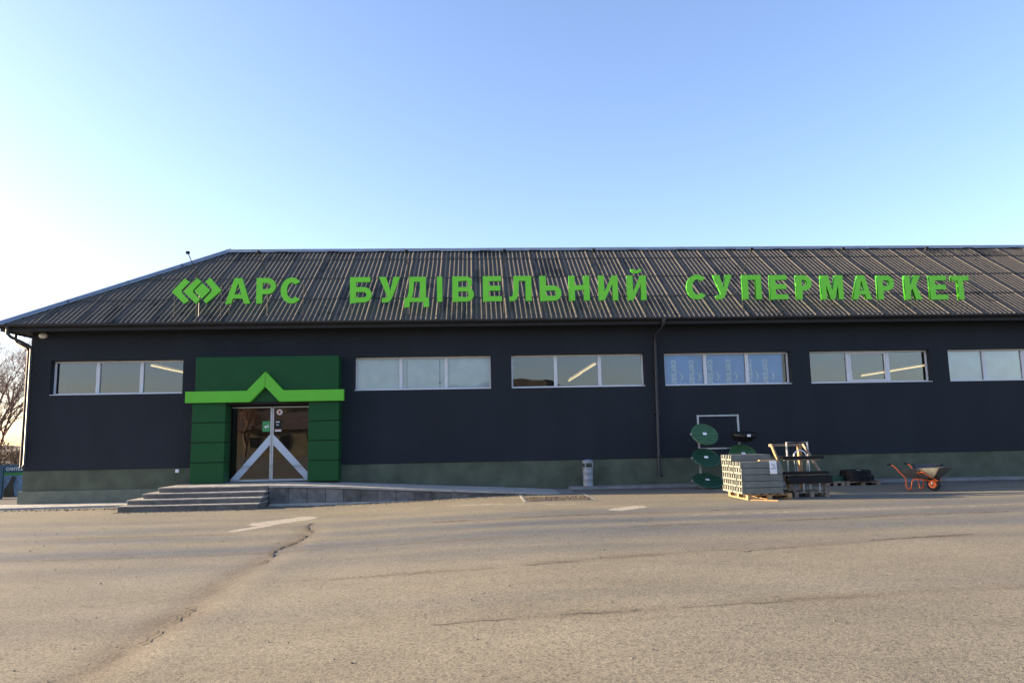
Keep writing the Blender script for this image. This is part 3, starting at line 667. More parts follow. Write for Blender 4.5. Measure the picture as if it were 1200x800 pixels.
# ------------------------------------------------------------------ rooftop sign
def arc(cx, cz, rx, rz_, a0, a1, n=10): return [(cx+rx*math.cos(R(a)), cz+rz_*math.sin(R(a))) for a in np.linspace(a0, a1, n)]
def glyph(ch, w, t=.235, s=.20):
    if ch == 'А':
        yap = .80; xi = lambda y: t+(w/2-t)*y/yap; a0 = w/2-t*.62
        return [[(0,0),(t,0),(xi(.20),.20),(w-xi(.20),.20),(w-t,0),(w,0),(w-a0,1),(a0,1)], [(xi(.37),.37),(w-xi(.37),.37),(w/2,yap)]]
    if ch == 'Р': return [[(0,0),(t,0),(t,.36)]+arc(w-.32,.68,.32,.32,-90,90)+[(0,1)], [(t,.36+s)]+arc(w-.32,.68,.32-t*.85,.32-s,-90,90)+[(t,1-s)]]
    if ch == 'С': return [arc(w/2,.5,w/2,.51,42,318,26)+arc(w/2,.5,w/2-t,.51-s,312,48,22)]
    if ch == 'Б': return [arc(w-.31,.305,.31,.305,-90,90)+[(t,.61),(t,1-s),(w*.92,1-s),(w*.92,1),(0,1),(0,0)], [(t,s)]+arc(w-.31,.305,.31-t*.9,.305-s,-90,90)+[(t,.61-s)]]
    if ch == 'Ь': return [arc(w-.31,.305,.31,.305,-90,90)+[(t,.61),(t,1),(0,1),(0,0)], [(t,s)]+arc(w-.31,.305,.31-t*.9,.305-s,-90,90)+[(t,.61-s)]]
    if ch == 'У': return [[(0,1),(t*1.15,1),(w*.54,.47),(w-t*1.1,1),(w,1),(w*.63,.20),(w*.55,.07),(w*.42,.0),(w*.14,0),(w*.14,.17),(w*.30,.17),(w*.385,.23)]]
    if ch == 'Д': return [[(0,-.20),(t*.9,-.20),(t*.9,0),(w-t*.9,0),(w-t*.9,-.20),(w,-.20),(w,.17),(w*.88,.17),(w*.88,1),(w*.21,1),(w*.20,.6),(w*.17,.35),(w*.11,.17),(0,.17)], [(w*.31,.17),(w*.37,.4),(w*.40,1-s),(w*.88-t,1-s),(w*.88-t,.17)]]
    if ch == 'І': return [[(0,0),(w,0),(w,1),(0,1)]]
    if ch == 'В': return [[(0,0)]+arc(w-.285,.285,.285,.285,-90,60)+arc(w-.30,.765,.235,.235,-40,90)+[(0,1)], [(t,s)]+arc(w-.29,.285,.285-t*.9,.115,-90,90)+[(t,.40)], [(t,.575)]+arc(w-.32,.70,.09,.125,-90,90)+[(t,1-s)]]
    if ch == 'Е': return [[(0,0),(w,0),(w,s),(t,s),(t,.42),(w*.92,.42),(w*.92,.42+s),(t,.42+s),(t,1-s),(w*.97,1-s),(w*.97,1),(0,1)]]
    if ch == 'Л': return [[(0,0),(w*.17,0),(w*.31,.06),(w*.38,.20),(w*.42,.5),(w*.43,1-s),(w-t,1-s),(w-t,0),(w,0),(w,1),(w*.20,1),(w*.19,.5),(w*.16,.27),(w*.10,.18),(0,.17)]]
    if ch == 'Н': return [[(0,0),(t,0),(t,.42),(w-t,.42),(w-t,0),(w,0),(w,1),(w-t,1),(w-t,.42+s),(t,.42+s),(t,1),(0,1)]]
    if ch in 'ИЙ':
        q = t*.95; r = [[(0,0),(q,0),(w-q,.66),(w-q,0),(w,0),(w,1),(w-q,1),(q,.34),(q,1),(0,1)]]
        if ch == 'Й': r.append(arc(w/2,1.30,.235,.22,195,345,10)+arc(w/2,1.30,.125,.09,345,195,10))
        return r
    if ch == 'П': return [[(0,0),(t,0),(t,1-s),(w-t,1-s),(w-t,0),(w,0),(w,1),(0,1)]]
    if ch == 'М': return [[(0,0),(t*.92,0),(t*.92,.60),(w/2-.09,0),(w/2+.09,0),(w-t*.92,.60),(w-t*.92,0),(w,0),(w,1),(w-t*1.35,1),(w/2,.36),(t*1.35,1),(0,1)]]
    if ch == 'К': return [[(0,0),(t,0),(t,.34),(t+.09,.45),(w-t*1.2,0),(w,0),(t+.25,.60),(w*.98,1),(w*.98-t*1.2,1),(t,.60),(t,1),(0,1)]]
    if ch == 'Т': return [[(w/2-t/2,0),(w/2+t/2,0),(w/2+t/2,1-s),(w,1-s),(w,1),(0,1),(0,1-s),(w/2-t/2,1-s)]]
def shape_mesh(loops, depth, scale=1.0):
    cu = bpy.data.curves.new('s', 'CURVE'); cu.dimensions = '2D'; cu.fill_mode = 'BOTH'; cu.extrude = depth/2
    for lp in loops:
        sp = cu.splines.new('POLY'); sp.points.add(len(lp)-1)
        for i, (x, z) in enumerate(lp): sp.points[i].co = (x*scale, z*scale, 0, 1)
        sp.use_cyclic_u = True
    o = bpy.data.objects.new('s', cu); COL.objects.link(o); bpy.context.view_layer.update()
    me = bpy.data.meshes.new_from_object(o.evaluated_get(bpy.context.evaluated_depsgraph_get()))
    bpy.data.objects.remove(o); bpy.data.curves.remove(cu); return me
SY, DEP = -.50, .075
def sign(label, glyphs, posts, zb):
    x0 = glyphs[0][1]; root = thing('rooftop_sign', label, 'sign', (x0, SY+.1, EAVE_Z), 0, 'green rooftop sign words')
    for ch, xa, xb, z0, z1 in glyphs:
        h = z1-z0
        me = shape_mesh(glyph(ch, (xb-xa)/h) if isinstance(ch, str) else ch, DEP/h, h)
        o = put_mesh('letter' if isinstance(ch, str) else 'emblem', me, M_LETTER, root, Matrix.Translation((xa-x0, -.1+DEP/2, z0-EAVE_Z)) @ FACE)
        if isinstance(ch, str): o['label'] = 'green letter '+ch
    for px in posts:
        top = zb+.62
        MB().tube([(px-x0, .03, -.02), (px-x0, .03, top-EAVE_Z)], .008, 6).build('post', M_JOINT, root)
        g = MB(); ty = .95
        g.tube([(px-x0, .03, top-EAVE_Z-.03), (px-x0, ty, (SY+.1+ty-EAVE_Y)*math.tan(ang)+.0)], .010, 6); g.build('brace', M_JOINT, root)
    return root
def lg(pts): return [[((x-12)/210., (500-z)/210.) for x, z in lp] for lp in pts]
logo = lg([[(12,400),(108,292),(150,320),(92,384),(88,400),(94,412),(150,474),(112,500)],
           [(104,400),(206,290),(242,318),(182,384),(178,398),(184,410),(236,466),(206,500)],
           [(188,394),(250,330),(314,392),(250,460)],
           [(402,392),(310,288),(272,318),(322,374),(326,392),(320,406),(262,470),(286,500)]])
sign('green emblem of nested chevrons around a diamond at the left of the rooftop sign', [(logo, -8.90, -8.13, 5.63, 6.40)], (-8.87, -8.23, -7.51), 5.63)
wordA = [('А', -7.35, -6.62), ('Р', -6.45, -5.88), ('С', -5.74, -5.09)]
wordB = [('Б', -3.70, -3.05), ('У', -2.84, -2.21), ('Д', -2.09, -1.35), ('І', -1.11, -.95), ('В', -.65, 0.0), ('Е', .27, .84), ('Л', 1.07, 1.74), ('Ь', 2.00, 2.65), ('Н', 2.88, 3.51), ('И', 3.79, 4.38), ('Й', 4.67, 5.25)]
wordC = [('С', 6.50, 7.17), ('У', 7.33, 7.92), ('П', 8.24, 8.83), ('Е', 9.10, 9.66), ('Р', 9.93, 10.42), ('М', 10.71, 11.41), ('А', 11.69, 12.30), ('Р', 12.50, 13.04), ('К', 13.37, 13.91), ('Е', 14.17, 14.74), ('Т', 14.89, 15.45)]
sign('green three letter word APC on the roof next to the emblem', [(c, a, e, 5.62, 6.39) for c, a, e in wordA], (-7.27, -6.17, -5.10), 5.62)
sign('long green Cyrillic word in the middle of the rooftop', [(c, a, e, 5.622-.002*max(0, i-6), 6.392-.003*max(0, i-6)) for i, (c, a, e) in enumerate(wordB)], (-3.67, -2.08, -1.03, -.6, .30, 1.12, 2.05, 2.93, 3.84, 4.72, 5.2), 5.62)
sign('green Cyrillic word at the right end of the rooftop sign', [(c, a, e, 5.625-.009*i, 6.385-.0095*i) for i, (c, a, e) in enumerate(wordC)], (6.66, 8.28, 9.15, 10.75, 12.54, 13.42, 15.14), 5.58)
# floodlights on arms that lean out over the letters
FLX = [(-8.16, 'above the chevron emblem, standing against the sky'), (-6.16, 'above the first short word'), (-1.95, 'above the third letter of the long middle word'), (.90, 'above the sixth letter of the long middle word'), (3.53, 'above the letter H of the long middle word'), (8.27, 'above the third letter of the right word'), (11.06, 'above the letter M of the right word'), (13.65, 'above the letter K of the right word')]
for x, lab in FLX:
    z0 = 6.34
    o = thing('sign_floodlight', 'small dark floodlight on a thin arm '+lab, 'floodlight', (x, SY+.1, EAVE_Z), 0, 'floodlights along the rooftop sign')
    MB().tube([(0, .05, 0), (0, .05, z0-EAVE_Z), (0, -.90, 6.94-EAVE_Z)], .013, 6).build('arm', M_GUTTER, o)
    MB().box(-.05, .05, -.97, -.90, 6.92-EAVE_Z, 7.0-EAVE_Z).build('lamp_head', M_BLACKP, o, bevel=.01)
    MB().box(-.04, .04, -.899, -.893, 6.93-EAVE_Z, 6.99-EAVE_Z).build('lens', M_LENS, o)

# ------------------------------------------------------------------ waste bin
o = thing('waste_bin', 'grey metal cylindrical waste bin with hooded top on the kerb', 'bin', (3.31, -.29, .078))
MB().lathe([(.15, 0), (.155, .02), (.150, .03), (.150, .20), (.153, .205), (.153, .22), (.150, .225), (.150, .40), (.153, .405), (.153, .42), (.150, .425), (.150, .55), (.157, .57), (.140, .57), (.135, .40)], 28).build('body', M_BINM, o, smooth=True)
MB().lathe([(.158, .68), (.160, .70), (.158, .74), (.13, .768), (.07, .782), (.001, .785)], 28).lathe([(.158, .68), (.001, .685)], 28).build('hood', M_BINM, o, smooth=True)
for a in (235, 345, 110): MB().bar((.145*math.cos(R(a)), .145*math.sin(R(a)), .55), (.145*math.cos(R(a)), .145*math.sin(R(a)), .69), .035, .012).build('hood_support', M_BINM, o)
MB().lathe([(.128, .10), (.128, .60), (.001, .60)], 20).build('liner', M_BLACKP, o)

# ------------------------------------------------------------------ cover rack
o = thing('cover_rack', 'tall pale tubular steel display rack standing against the wall', 'rack', (7.2, -.8, 0))
for x in (-.66, .54):
    MB().box(x-.025, x+.025, -.025, .025, .02, 2.10).build('upright', M_STEEL, o)
    MB().box(x-.025, x+.025, -.35, .35, 0, .04).build('foot', M_STEEL, o)
MB().box(-.634, .514, -.02, .02, 2.055, 2.095).build('cross_bar', M_STEEL, o); MB().box(-.634, .514, -.02, .02, 1.10, 1.14).build('cross_bar', M_STEEL, o)
MB().box(-.634, .514, -.02, .02, .22, .26).build('cross_bar', M_STEEL, o)
for x in (-.66, .54):
    for z in (1.36, .70, .12) if x < 0 else (1.32, .74): MB().box(x-.012, x+.012, -.36, -.026, z, z+.024).build('peg', M_STEEL, o)
def cover(loc, tilt, r, m, label, bowl=False):
    t = thing('manhole_cover', label, 'manhole cover', loc, 0, 'round covers on the display rack')
    Mx = Matrix.Rotation(R(tilt), 4, 'X')
    if bowl:
        MB().lathe([(.001, -.20), (r*.55, -.19), (r*.80, -.12), (r*.93, -.03), (r, -.02), (r, .055), (r*.96, .065), (r*.1, .07), (.001, .07)], 40, Mx).build('cover', m, t, smooth=True)
        for k in range(28):
            a = R(180+k*180/27); MB().box(-.012, .012, -.006, .006, -.01, .045, Mx @ Matrix.Translation((r*1.004*math.cos(a), r*1.004*math.sin(a), 0)) @ Matrix.Rotation(a+R(90), 4, 'Z')).build('rib', M_GUTTER, t)
        MB().box(-.05, .05, -r-.012, -r-.007, -.015, .05, Mx).build('price_label', M_PAPER, t)
        return t
    MB().lathe([(.001, -.035), (r*.94, -.035), (r, -.02), (r, .012), (r*.965, .028), (r*.90, .028), (r*.885, .016), (r*.5, .020), (r*.001, .022)], 40, Mx).build('cover', m, t, smooth=True)
    for k in range(-4, 5):
        y = k*r*.19; hw = math.sqrt(max(0, (r*.86)**2-y*y))
        if k == 0: continue
        MB().box(-hw, hw, y-.012, y+.012, .015, .026, Mx).build('rib', m, t)
    MB().box(-r*.90, r*.90, -.035, .035, .012, .032, Mx).build('strap', M_STEEL if False else m, t)
    MB().box(-.055, .055, -.045, .045, .0325, .035, Mx).build('price_label', M_PAPER, t)
    MB().box(-r-.03, -r+.03, -.03, .03, -.025, .025, Mx).build('hinge', M_STEEL, t)
    return t
cover((6.62, -1.12, 1.53), 50, .39, M_COVG, 'light green round cover at the top of the rack')
cover((6.62, -1.14, .86), 40, .40, M_COVT, 'dark teal green round cover in the middle of the rack')
cover((6.62, -1.16, .22), 26, .43, M_COVT, 'dark green round cover lowest on the rack near the ground')
cover((7.76, -1.16, 1.50), 6, .39, M_BLACKP, 'black bowl shaped round cover with price label on the rack', True)
cover((7.72, -1.14, .94), 44, .40, M_COVG, 'green round cover half hidden behind the stacked posts')

# ------------------------------------------------------------------ pallets and goods
def pallet(loc, w, d, label, m, rz=0, h=.14):
    t = thing('pallet', label, 'pallet', loc, rz, 'wooden pallets by the wall')
    for k in range(3):
        x = -w/2+.05+k*(w-.1)/2
        for j in range(3): MB().box(x-.05, x+.05, -d/2+j*(d-.12)/2, -d/2+.12+j*(d-.12)/2, .022, h-.044).build('block', m, t)
        MB().box(x-.05, x+.05, -d/2, d/2, 0, .021).build('bottom_board', m, t)
    for j in range(3): MB().box(-w/2, w/2, -d/2+j*(d-.12)/2, -d/2+.12+j*(d-.12)/2, h-.043, h-.022).build('stringer_board', m, t)
    nb = max(5, int(w/.17))
    for k in range(nb): x = -w/2+.05+k*(w-.1)/(nb-1); MB().box(x-.05, x+.05, -d/2, d/2, h-.021, h).build('deck_board', m, t)
    return t
pallet((6.84, -4.42, 0), 1.06, 1.30, 'light wooden pallet under the stack of grey posts', M_WOOD)
# channel posts
bm_ = MB(); W_, H_, LB = .158, .136, .98
bm_.prism([(-W_/2, 0), (W_/2, 0), (W_/2, H_), (W_/2-.034, H_), (W_/2-.034, .045), (-W_/2+.034, .045), (-W_/2+.034, H_), (-W_/2, H_)], 0, LB)
def post_obj(first=[None]):
    if first[0] is None:
        first[0] = bm_.build('channel_post', M_BEAM); return first[0]
    c = first[0].copy(); COL.objects.link(c); return c
rsb = random.Random(3)
PLACE = ['frontmost']+[q_+' from the front' for q_ in ('second', 'third', 'fourth', 'fifth', 'sixth', 'seventh')]+['rearmost']; LAYER = ['bottom', 'second', 'third', 'fourth', 'fifth', 'top']
for row in range(6):
    for k in range(8):
        if row == 5 and k < 4: continue
        p = post_obj(); y = -5.02+k*.162+rsb.uniform(-.004, .004)
        lab = 'grey channel post, %s, in the %s layer of the stack' % (PLACE[k], LAYER[row]); gp = 'channel posts stacked on the pallet'
        if row == 5: lab = 'grey channel post, %s, in the short top layer of the stack' % ('frontmost', 'second from the front', 'third from the front', 'nearest the wall')[k-4]; gp = 'channel posts of the top layer'
        tag(p, lab, 'post', gp)
        p.rotation_euler = (0, 0, R(-90)); p.location = (6.17+rsb.uniform(-.012, .012), y, .141+row*.1492)
tag(MB().box(-.21, .21, -.035, .035, 0, .022).build('wooden_batten', M_WOOD, loc=(6.90, -4.85, .8875)), 'short bright wooden batten lying on the stacked posts', 'batten').rotation_euler = (0, 0, R(10))
sh = MB(); 
for i in range(5):
    z0, z1 = -i*.062, -(i+1)*.062; y0, y1 = .006*math.sin(i*1.3), .006*math.sin((i+1)*1.3)
    sh.add([(-.085, y0, z0), (.085, y0, z0), (.085, y1, z1), (-.085, y1, z1)], [(0, 1, 2, 3)])
ps = thing('price_sheet', 'white paper price sheet hung on the front of the stacked posts', 'sheet', (6.94, -5.118, .90))
pm = sh.build('paper', M_PAPER, ps); md = pm.modifiers.new('s', 'SOLIDIFY'); md.thickness = .002
for k, (a, c) in enumerate(((-.05, .04), (-.01, .05), (-.06, .06))):
    MB().box(a, c, -.012, -.0105, -.10-k*.045, -.088-k*.045).build('print', M_JOINT, ps)
tag(MB().box(-.30, .30, -.04, .04, 0, .02).build('loose_board', M_WOOD, loc=(6.60, -5.30, .001)), 'short loose board on the ground in front of the posts pallet', 'board').rotation_euler = (0, 0, R(-28))
# display stand
pallet((8.02, -4.35, 0), .86, .70, 'grey wooden pallet under the wooden display stand', M_WOODG)
o = thing('display_stand', 'wooden A frame display stand with long black channels on bars', 'stand', (8.0, -4.3, .14))
def S(name, mb, m, **k): q = mb.build(name, m, o, **k); q.location = (-8.0, 4.3, -.14); return q
S('rail', MB().box(7.33, 8.16, -4.03, -3.97, 1.20, 1.26), M_WOODG)
S('leg', MB().bar((7.36, -4.06, 1.26), (7.52, -4.62, .145), .05, .05), M_WOOD); S('leg', MB().bar((8.17, -4.06, 1.25), (8.44, -4.5, .42), .05, .05), M_WOODG)
S('post', MB().box(8.05, 8.13, -4.06, -3.96, .145, 1.198), M_WOOD)
S('leg', MB().bar((7.50, -4.60, .45), (7.62, -4.66, .145), .05, .06), M_WOODG); S('leg', MB().bar((8.42, -4.58, .45), (8.36, -4.66, .145), .05, .06), M_WOODG)
g = MB(); g.tube([(7.73, -4.10, .145), (7.73, -4.10, 1.30), (8.26, -4.10, 1.30), (8.26, -4.10, .145)], .022, 6); S('metal_frame', g, M_STEEL)
g = MB(); g.tube([(8.03+.16*math.cos(a), -4.16, .94+.16*math.sin(a)) for a in np.linspace(0, math.pi, 14)], .017, 6); S('hoop', g, M_WHITE)
for x in (7.87, 7.93, 8.17, 8.22): S('rod', MB().tube([(x, -4.17, .93), (x+.01, -4.17, .56)], .009, 6), M_STEEL)
for x in (7.83, 8.22): S('strap', MB().box(x-.012, x+.012, -4.70, -4.695, .145, .50), M_STEEL)
def chan(x0, x1, y, z, h, d, label):
    c = MB().prism([(x0, 0), (x1, 0), (x1, h), (x0, h)], 0, .012); 
    c = MB(); c.box(x0, x1, 0, .015, 0, h); c.box(x0, x1, d-.015, d, 0, h); c.box(x0, x1, .0155, d-.0155, 0, .015)
    n = int((x1-x0)/.09)
    for k in range(n): xx = x0+.03+k*(x1-x0-.06)/n; c.box(xx, xx+.05, .0155, d-.0155, h-.018, h-.004)
    return tag(c.build('drain_channel', M_BLACKP, loc=(0, y, z)), label, 'channel', 'black channels on the display stand')
chan(7.37, 8.40, -4.64, .90, .07, .14, 'upper long black drain channel on the display stand')
chan(7.39, 8.48, -4.68, .545, .06, .14, 'middle long black drain channel on the display stand')
chan(7.47, 8.53, -4.74, .33, .17, .22, 'lowest and thickest black drain channel on the display stand')
S('bar', MB().bar((7.44, -4.57, .885), (8.34, -4.57, .885), .03, .03), M_WOODG); S('bar', MB().bar((7.44, -4.61, .53), (8.4, -4.61, .53), .03, .03), M_WOODG)
S('bar', MB().bar((7.50, -4.62, .315), (8.42, -4.62, .315), .03, .03), M_WOODG)
t_ = thing('spare_wheel', 'small dark wheel lying between the two front pallets', 'wheel', (7.44, -4.55, .0))
MB().lathe([(.05, .02), (.10, .0), (.14, .02), (.15, .06), (.14, .10), (.10, .12), (.05, .10)], 20).build('tyre', M_RUBBER, t_, smooth=True)
MB().lathe([(.001, .03), (.05, .03), (.05, .09), (.001, .09)], 14).build('hub', M_GUTTER, t_)
# covers on the pallets by the wall
pallet((11.10, -.98, 0), 1.0, .75, 'grey pallet with a pile of black covers by the wall', M_WOODG, h=.12)
pallet((10.28, -.98, 0), .55, .75, 'dark pallet with a flat green cover by the wall', M_WOODG, h=.12)
def flat_cover(loc, r, h, m, label):
    t = thing('manhole_cover', label, 'manhole cover', loc, random.random(), 'covers lying on the wall pallets')
    MB().lathe([(.001, 0), (r*1.0, 0), (r, h*.25), (r*.95, h*.30), (r*.90, h*.95), (r*.86, h), (r*.4, h*.97), (.001, h*.97)], 36).build('cover', m, t, smooth=True)
    for k in range(36):
        a = 2*math.pi*k/36; MB().box(-.012, .012, 0, .012, h*.05, h*.9, Matrix.Translation((r*.955*math.cos(a), r*.955*math.sin(a), 0)) @ Matrix.Rotation(a-R(90), 4, 'Z')).build('rib', m, t)
    return t
flat_cover((11.09, -.98, .121), .48, .16, M_BLACKP, 'broad black cover at the bottom of the pile by the wall')
flat_cover((11.07, -.98, .282), .42, .14, M_BLACKP, 'smaller black cover on top of the pile by the wall')
tag(MB().box(-.05, .05, -.04, .04, 0, .003).build('price_label', M_PAPER, loc=(11.06, -1.2, .4195)), 'white price label on the topmost black cover', 'label')
flat_cover((10.34, -1.0, .121), .33, .13, M_COVT, 'flat teal green cover beside the black pile')

# ------------------------------------------------------------------ wheelbarrows
def wheelbarrow(loc, rz, paint, label, handle_m):
    t = thing('wheelbarrow', label, 'wheelbarrow', loc, rz, 'wheelbarrows parked by the wall')
    # local x: handles at -, nose at +; wheel centre at x=.30
    for s in (-1, 1):
        y = .23*s; yf = .055*s
        path = [(-.66, y*1.45, .655), (-.60, y*1.45, .65), (-.52, y*1.38, .60), (-.40, y*1.22, .45), (-.30, y*1.08, .335), (-.275, y*1.06, .28), (-.272, y*1.06, .12), (-.25, y*1.06, .045), (-.21, y*1.05, .02), (-.165, y*1.04, .04), (-.135, y*1.03, .12), (-.115, y, .22), (-.08, y*.97, .275), (-.02, y*.92, .29), (.15, y*.6, .272), (.30, yf*1.3, .25), (.46, yf*1.3, .262)]
        MB().tube(path, .0165, 8).build('frame_tube', paint, t, smooth=True)
        MB().tube([(-.70, y*1.46, .655), (-.58, y*1.45, .645)], .021, 8).build('grip', M_BLACKP, t, smooth=True)
        MB().tube([(.20, y*.50, .275), (.12, y*1.42, .47), (.26, y*1.46, .48), (.44, yf*1.5, .275)], .012, 6).build('brace', paint, t, smooth=True)
        MB().box(.285, .315, yf*1.25-.003, yf*1.25+.003, .165, .245).build('axle_plate', M_STEEL, t)
    MB().tube([(-.30, -.25, .335), (-.30, .25, .335)], .012, 6).build('cross_tube', paint, t)
    # tray: open tub with flared rim
    rim = [(-.44, -.24), (-.36, -.31), (.30, -.33), (.66, -.27), (.74, -.16), (.74, .16), (.66, .27), (.30, .33), (-.36, .31), (-.44, .24)]
    flo = [(-.20, -.15), (-.16, -.20), (.20, -.20), (.38, -.15), (.40, -.09), (.40, .09), (.38, .15), (.20, .20), (-.16, .20), (-.20, .15)]
    rz_ = [.50, .52, .57, .60, .61, .61, .60, .57, .52, .50]
    n = len(rim); g = MB()
    top = [(x, y, z) for (x, y), z in zip(rim, rz_)]; bot = [(x, y, .305) for x, y in flo]
    mid = [tuple((Vector(a)*.5+Vector(c)*.5)+Vector((0, 0, -.02))) for a, c in zip(top, bot)]
    g.add(top+mid+bot, [(i, (i+1) % n, (i+1) % n+n, i+n) for i in range(n)]+[(i+n, (i+1) % n+n, (i+1) % n+2*n, i+2*n) for i in range(n)]+[tuple(range(2*n, 3*n))])
    tr = g.build('tray', M_TRAY, t); md = tr.modifiers.new('s', 'SOLIDIFY'); md.thickness = .006
    bv = tr.modifiers.new('b', 'BEVEL'); bv.width = .02; bv.segments = 2; tr.data.shade_smooth()
    MB().tube([(x, y, z) for x, y, z in top], .010, 6, closed=True).build('rim', M_TRAY, tr, smooth=True)
    Mw = Matrix.Translation((.30, 0, .172)) @ Matrix.Rotation(R(90), 4, 'X')
    w = MB().lathe([(.095, -.035), (.13, -.044), (.16, -.034), (.172, -.012), (.172, .012), (.16, .034), (.13, .044), (.095, .035)], 28, Mw).build('wheel', M_RUBBER, t, smooth=True)
    MB().lathe([(.001, -.03), (.03, -.056), (.05, -.046), (.085, -.047), (.103, -.050), (.103, .050), (.085, .047), (.05, .046), (.03, .056), (.001, .03)], 24, Mw).build('rim', paint, w, smooth=True)
    MB().lathe([(.014, -.085), (.014, .085)], 10, Mw).build('axle', M_STEEL, w)
    return t
wb = wheelbarrow((11.52, -3.47, 0), R(-67), M_ORANGE, 'orange framed wheelbarrow with galvanised tray standing nearest', M_ORANGE); wb.scale = (1.02, 1.0, 1.0)
wb2 = wheelbarrow((12.28, -2.55, 0), R(58), M_BLUE, 'blue framed wheelbarrow with steel tray behind the orange one', M_BLUE); wb2.scale = (1, 1, .97)

# ------------------------------------------------------------------ left edge: banner, trees, brush
o = thing('advert_banner', 'blue advertising board with green border beyond the building corner', 'banner', (-16.0, 4.0, zg(-16, 4)))
ZB = float(zg(-16, 4))
def Bn(name, mb, m): q = mb.build(name, m, o); q.location = (16.0, -4.0, -ZB); return q
Bn('board', MB().box(-16.42, -13.3, 4.0, 4.06, ZB, .95), M_BANNER)
Bn('post', MB().box(-16.45, -16.40, 4.07, 4.13, ZB, 1.0), M_GUTTER)
Bn('border', MB().box(-16.22, -13.3, 3.990, 3.998, .60, .68).box(-16.22, -16.12, 3.990, 3.998, ZB, .599), M_BGREEN)
Bn('picture', MB().box(-16.11, -13.3, 3.990, 3.998, ZB, .595), M_BPIC)
Bn('picture_figure', MB().prism([(-16.08, ZB+.02), (-15.72, ZB+.02), (-15.78, .3), (-15.7, .52), (-15.84, .58), (-15.95, .3), (-16.08, .1)], 3.982, 3.989), M_BDARK)
tm = text_mesh('САНТЕХНІКА', .14, .003, .003)
put_mesh('lettering', tm, M_PAPER, o, Matrix.Translation((-15.62+16.0+.02, -.006, .80-ZB)) @ FACE)
o2 = thing('side_board', 'plain dark blue board at the far left edge beside the banner', 'board', (-16.38, 3.2, ZB))
q = MB().box(-.9, .72, 0, .06, 0, 1.05).build('panel', M_BANNER, o2); MB().box(-.85, -.80, .07, .12, 0, 1.1).build('post', M_GUTTER, o2)

def bare_tree(loc, h, seed, label):
    rs = random.Random(seed); t = thing('bare_tree', label, 'tree', loc, 0, 'bare trees beyond the corner'); tr = MB(); cr = MB()
    def grow(p, d, L, r, lvl):
        n = 4; pts = [p]; rr = [r]
        for i in range(n):
            d = (d+Vector((rs.uniform(-1, 1), rs.uniform(-1, 1), rs.uniform(-.35, .8)))*.13).normalized()
            p = p+d*L/n; pts.append(p); rr.append(r*(1-.5*(i+1)/n))
        (tr if lvl == 0 else cr).tube(pts, rr, 7 if lvl == 0 else (4 if lvl < 3 else 3), cap=False)
        if lvl >= 5: return
        kids = (8, 6, 5, 5, 3)[lvl]
        for k in range(kids):
            f = rs.uniform(.30 if lvl else .28, 1.0); i = min(n-1, int(f*n)); q = pts[i].lerp(pts[i+1], f*n-i)
            a = rs.uniform(0, 6.28); sp = rs.uniform(.45, .95); ax = d.orthogonal().normalized()
            ax.rotate(Matrix.Rotation(a, 3, d)); nd = (d*math.cos(sp)+ax*math.sin(sp)+Vector((0, 0, .18))).normalized()
            grow(q, nd, L*rs.uniform(.50, .72), max(.0045, rr[i]*.58), lvl+1)
    grow(Vector((0, 0, -.1)), Vector((0, 0, 1)), h*.46, h*.019, 0)
    tr.build('trunk', M_BARK, t, smooth=True, fixn=False); cr.build('crown', M_TWIG, t, fixn=False)
    return t
bare_tree((-21.2, 12, -.14), 7.9, 4, 'bare leafless tree closest to the building corner')
bare_tree((-24.6, 13.5, -.14), 8.4, 8, 'bare leafless tree at the left edge of the picture')
bare_tree((-23.6, 19, -.14), 8.4, 15, 'smaller bare tree farther behind the other two')
def brush(loc, w, d, h, n, seed, label):
    rs = random.Random(seed); t = thing('dry_shrub', label, 'shrub', loc); g = MB(); st_ = MB()
    for i in range(n):
        x, y = rs.uniform(-w/2, w/2), rs.uniform(-d/2, d/2); z = rs.random()**.7*h*(.7+.3*math.sin(x*1.7+seed))
        e = Euler((rs.random()*6, rs.random()*6, rs.random()*6)).to_matrix(); s = rs.uniform(.03, .085)
        g.add([Vector((x, y, z+.02))+e @ Vector(p)*s for p in ((-1, 0, 0), (0, -.4, 0), (1, 0, 0), (0, .4, .2))], [(0, 1, 2), (0, 2, 3)])
    for i in range(60):
        x, y = rs.uniform(-w/2, w/2), rs.uniform(-d/2, d/2)
        st_.tube([(x, y, -.1), (x+rs.uniform(-.3, .3), y+rs.uniform(-.3, .3), h*rs.uniform(.6, 1.1))], [.012, .004], 4, cap=False)
    g.build('foliage', M_DRY, t, fixn=False); st_.build('stems', M_BARK, t, fixn=False); return t
brush((-20.2, 9.5, -.14), 8, 2.2, 2.1, 12000, 2, 'dry brown shrub thicket behind the blue banner')

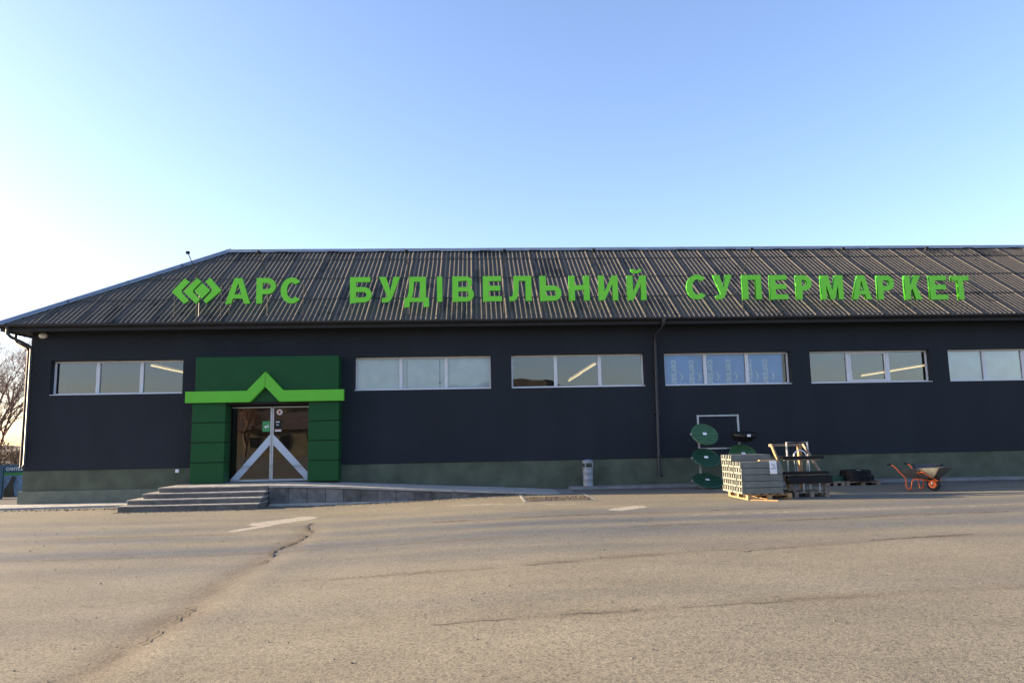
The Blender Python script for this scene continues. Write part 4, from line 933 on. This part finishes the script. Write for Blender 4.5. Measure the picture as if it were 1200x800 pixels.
# ------------------------------------------------------------------ across the car park, behind the viewer: what the door glass mirrors
for k, (x, y, sc) in enumerate(((-23, -52, 1.1), (-15.5, -56, .95), (-29, -60, 1.25), (-10, -50, .9))):
    src = [o_ for o_ in bpy.data.objects if o_.name == ('bare_tree' if k % 2 else 'bare_tree.001')][0]
    c = dup(src); c.location = (x, y, -.14); c.scale = (sc, sc, sc); c.rotation_euler = (0, 0, k*1.7)
    tag(c, 'bare tree mirrored in the entrance door glass, %s of four' % ('second', 'third', 'leftmost', 'rightmost')[k], 'tree', 'trees across the car park')
h = thing('house', 'pale yellow low house mirrored in the entrance door glass', 'house', (-20, -70, -.14))
MB().box(-9, 9, -3, 3, 0, 3.2).build('wall', mat('ochre_wall', (.26, .22, .14), .9, .3, 1, .2), h)
MB().add([(-9.5, -3.5, 3.2), (9.5, -3.5, 3.2), (9.5, 3.5, 3.2), (-9.5, 3.5, 3.2), (-9.5, 0, 5.4), (9.5, 0, 5.4)], [(0, 1, 5, 4), (2, 3, 4, 5), (0, 4, 3), (1, 2, 5), (0, 3, 2, 1)]).build('roof', mat('old_roof', (.12, .09, .08), .9, .3, 2, .2), h)
for x in (-6.5, -3, .5, 4, 7): MB().box(x-.7, x+.7, 3.002, 3.05, 1, 2.4).build('window', M_GUTTER, h)
# grit gathered along the kerbs and loose on the asphalt
g = MB(); rr = random.Random(11)
def grain(x, y, r):
    z = float(zsurf(x, y)[0]); e = Euler((rr.random()*6, rr.random()*6, rr.random()*6)).to_matrix()
    g.add([Vector((x, y, z+r*.3))+e @ (Vector(p)*r*rr.uniform(.6, 1.2)) for p in ((1, 0, 0), (-1, 0, 0), (0, 1, 0), (0, -1, 0), (0, 0, .7), (0, 0, -.7))], [(0, 2, 4), (2, 1, 4), (1, 3, 4), (3, 0, 4), (2, 0, 5), (1, 2, 5), (3, 1, 5), (0, 3, 5)])
for i in range(900): grain(rr.uniform(-5.4, 2), -2.12-abs(rr.gauss(0, .22)), rr.uniform(.006, .022))
for i in range(500): grain(rr.uniform(-9.1, -5.6), -2.83-abs(rr.gauss(0, .15)), rr.uniform(.006, .02))
for i in range(900): grain(rr.uniform(2.8, 18), -.57-abs(rr.gauss(0, .12)), rr.uniform(.006, .022))
for i in range(500): grain(rr.uniform(-20, -9.2), -1.5-abs(rr.gauss(0, .3)), rr.uniform(.008, .03))
for i in range(1300): grain(rr.uniform(-9, 12), rr.uniform(-17.5, -3), rr.uniform(.004, .013))
o = g.build('grit', mat('grit', (.10, .092, .08), .95, .5, 12, 0)); o['kind'] = 'stuff'; o['label'] = 'loose grit along kerbs and on asphalt'
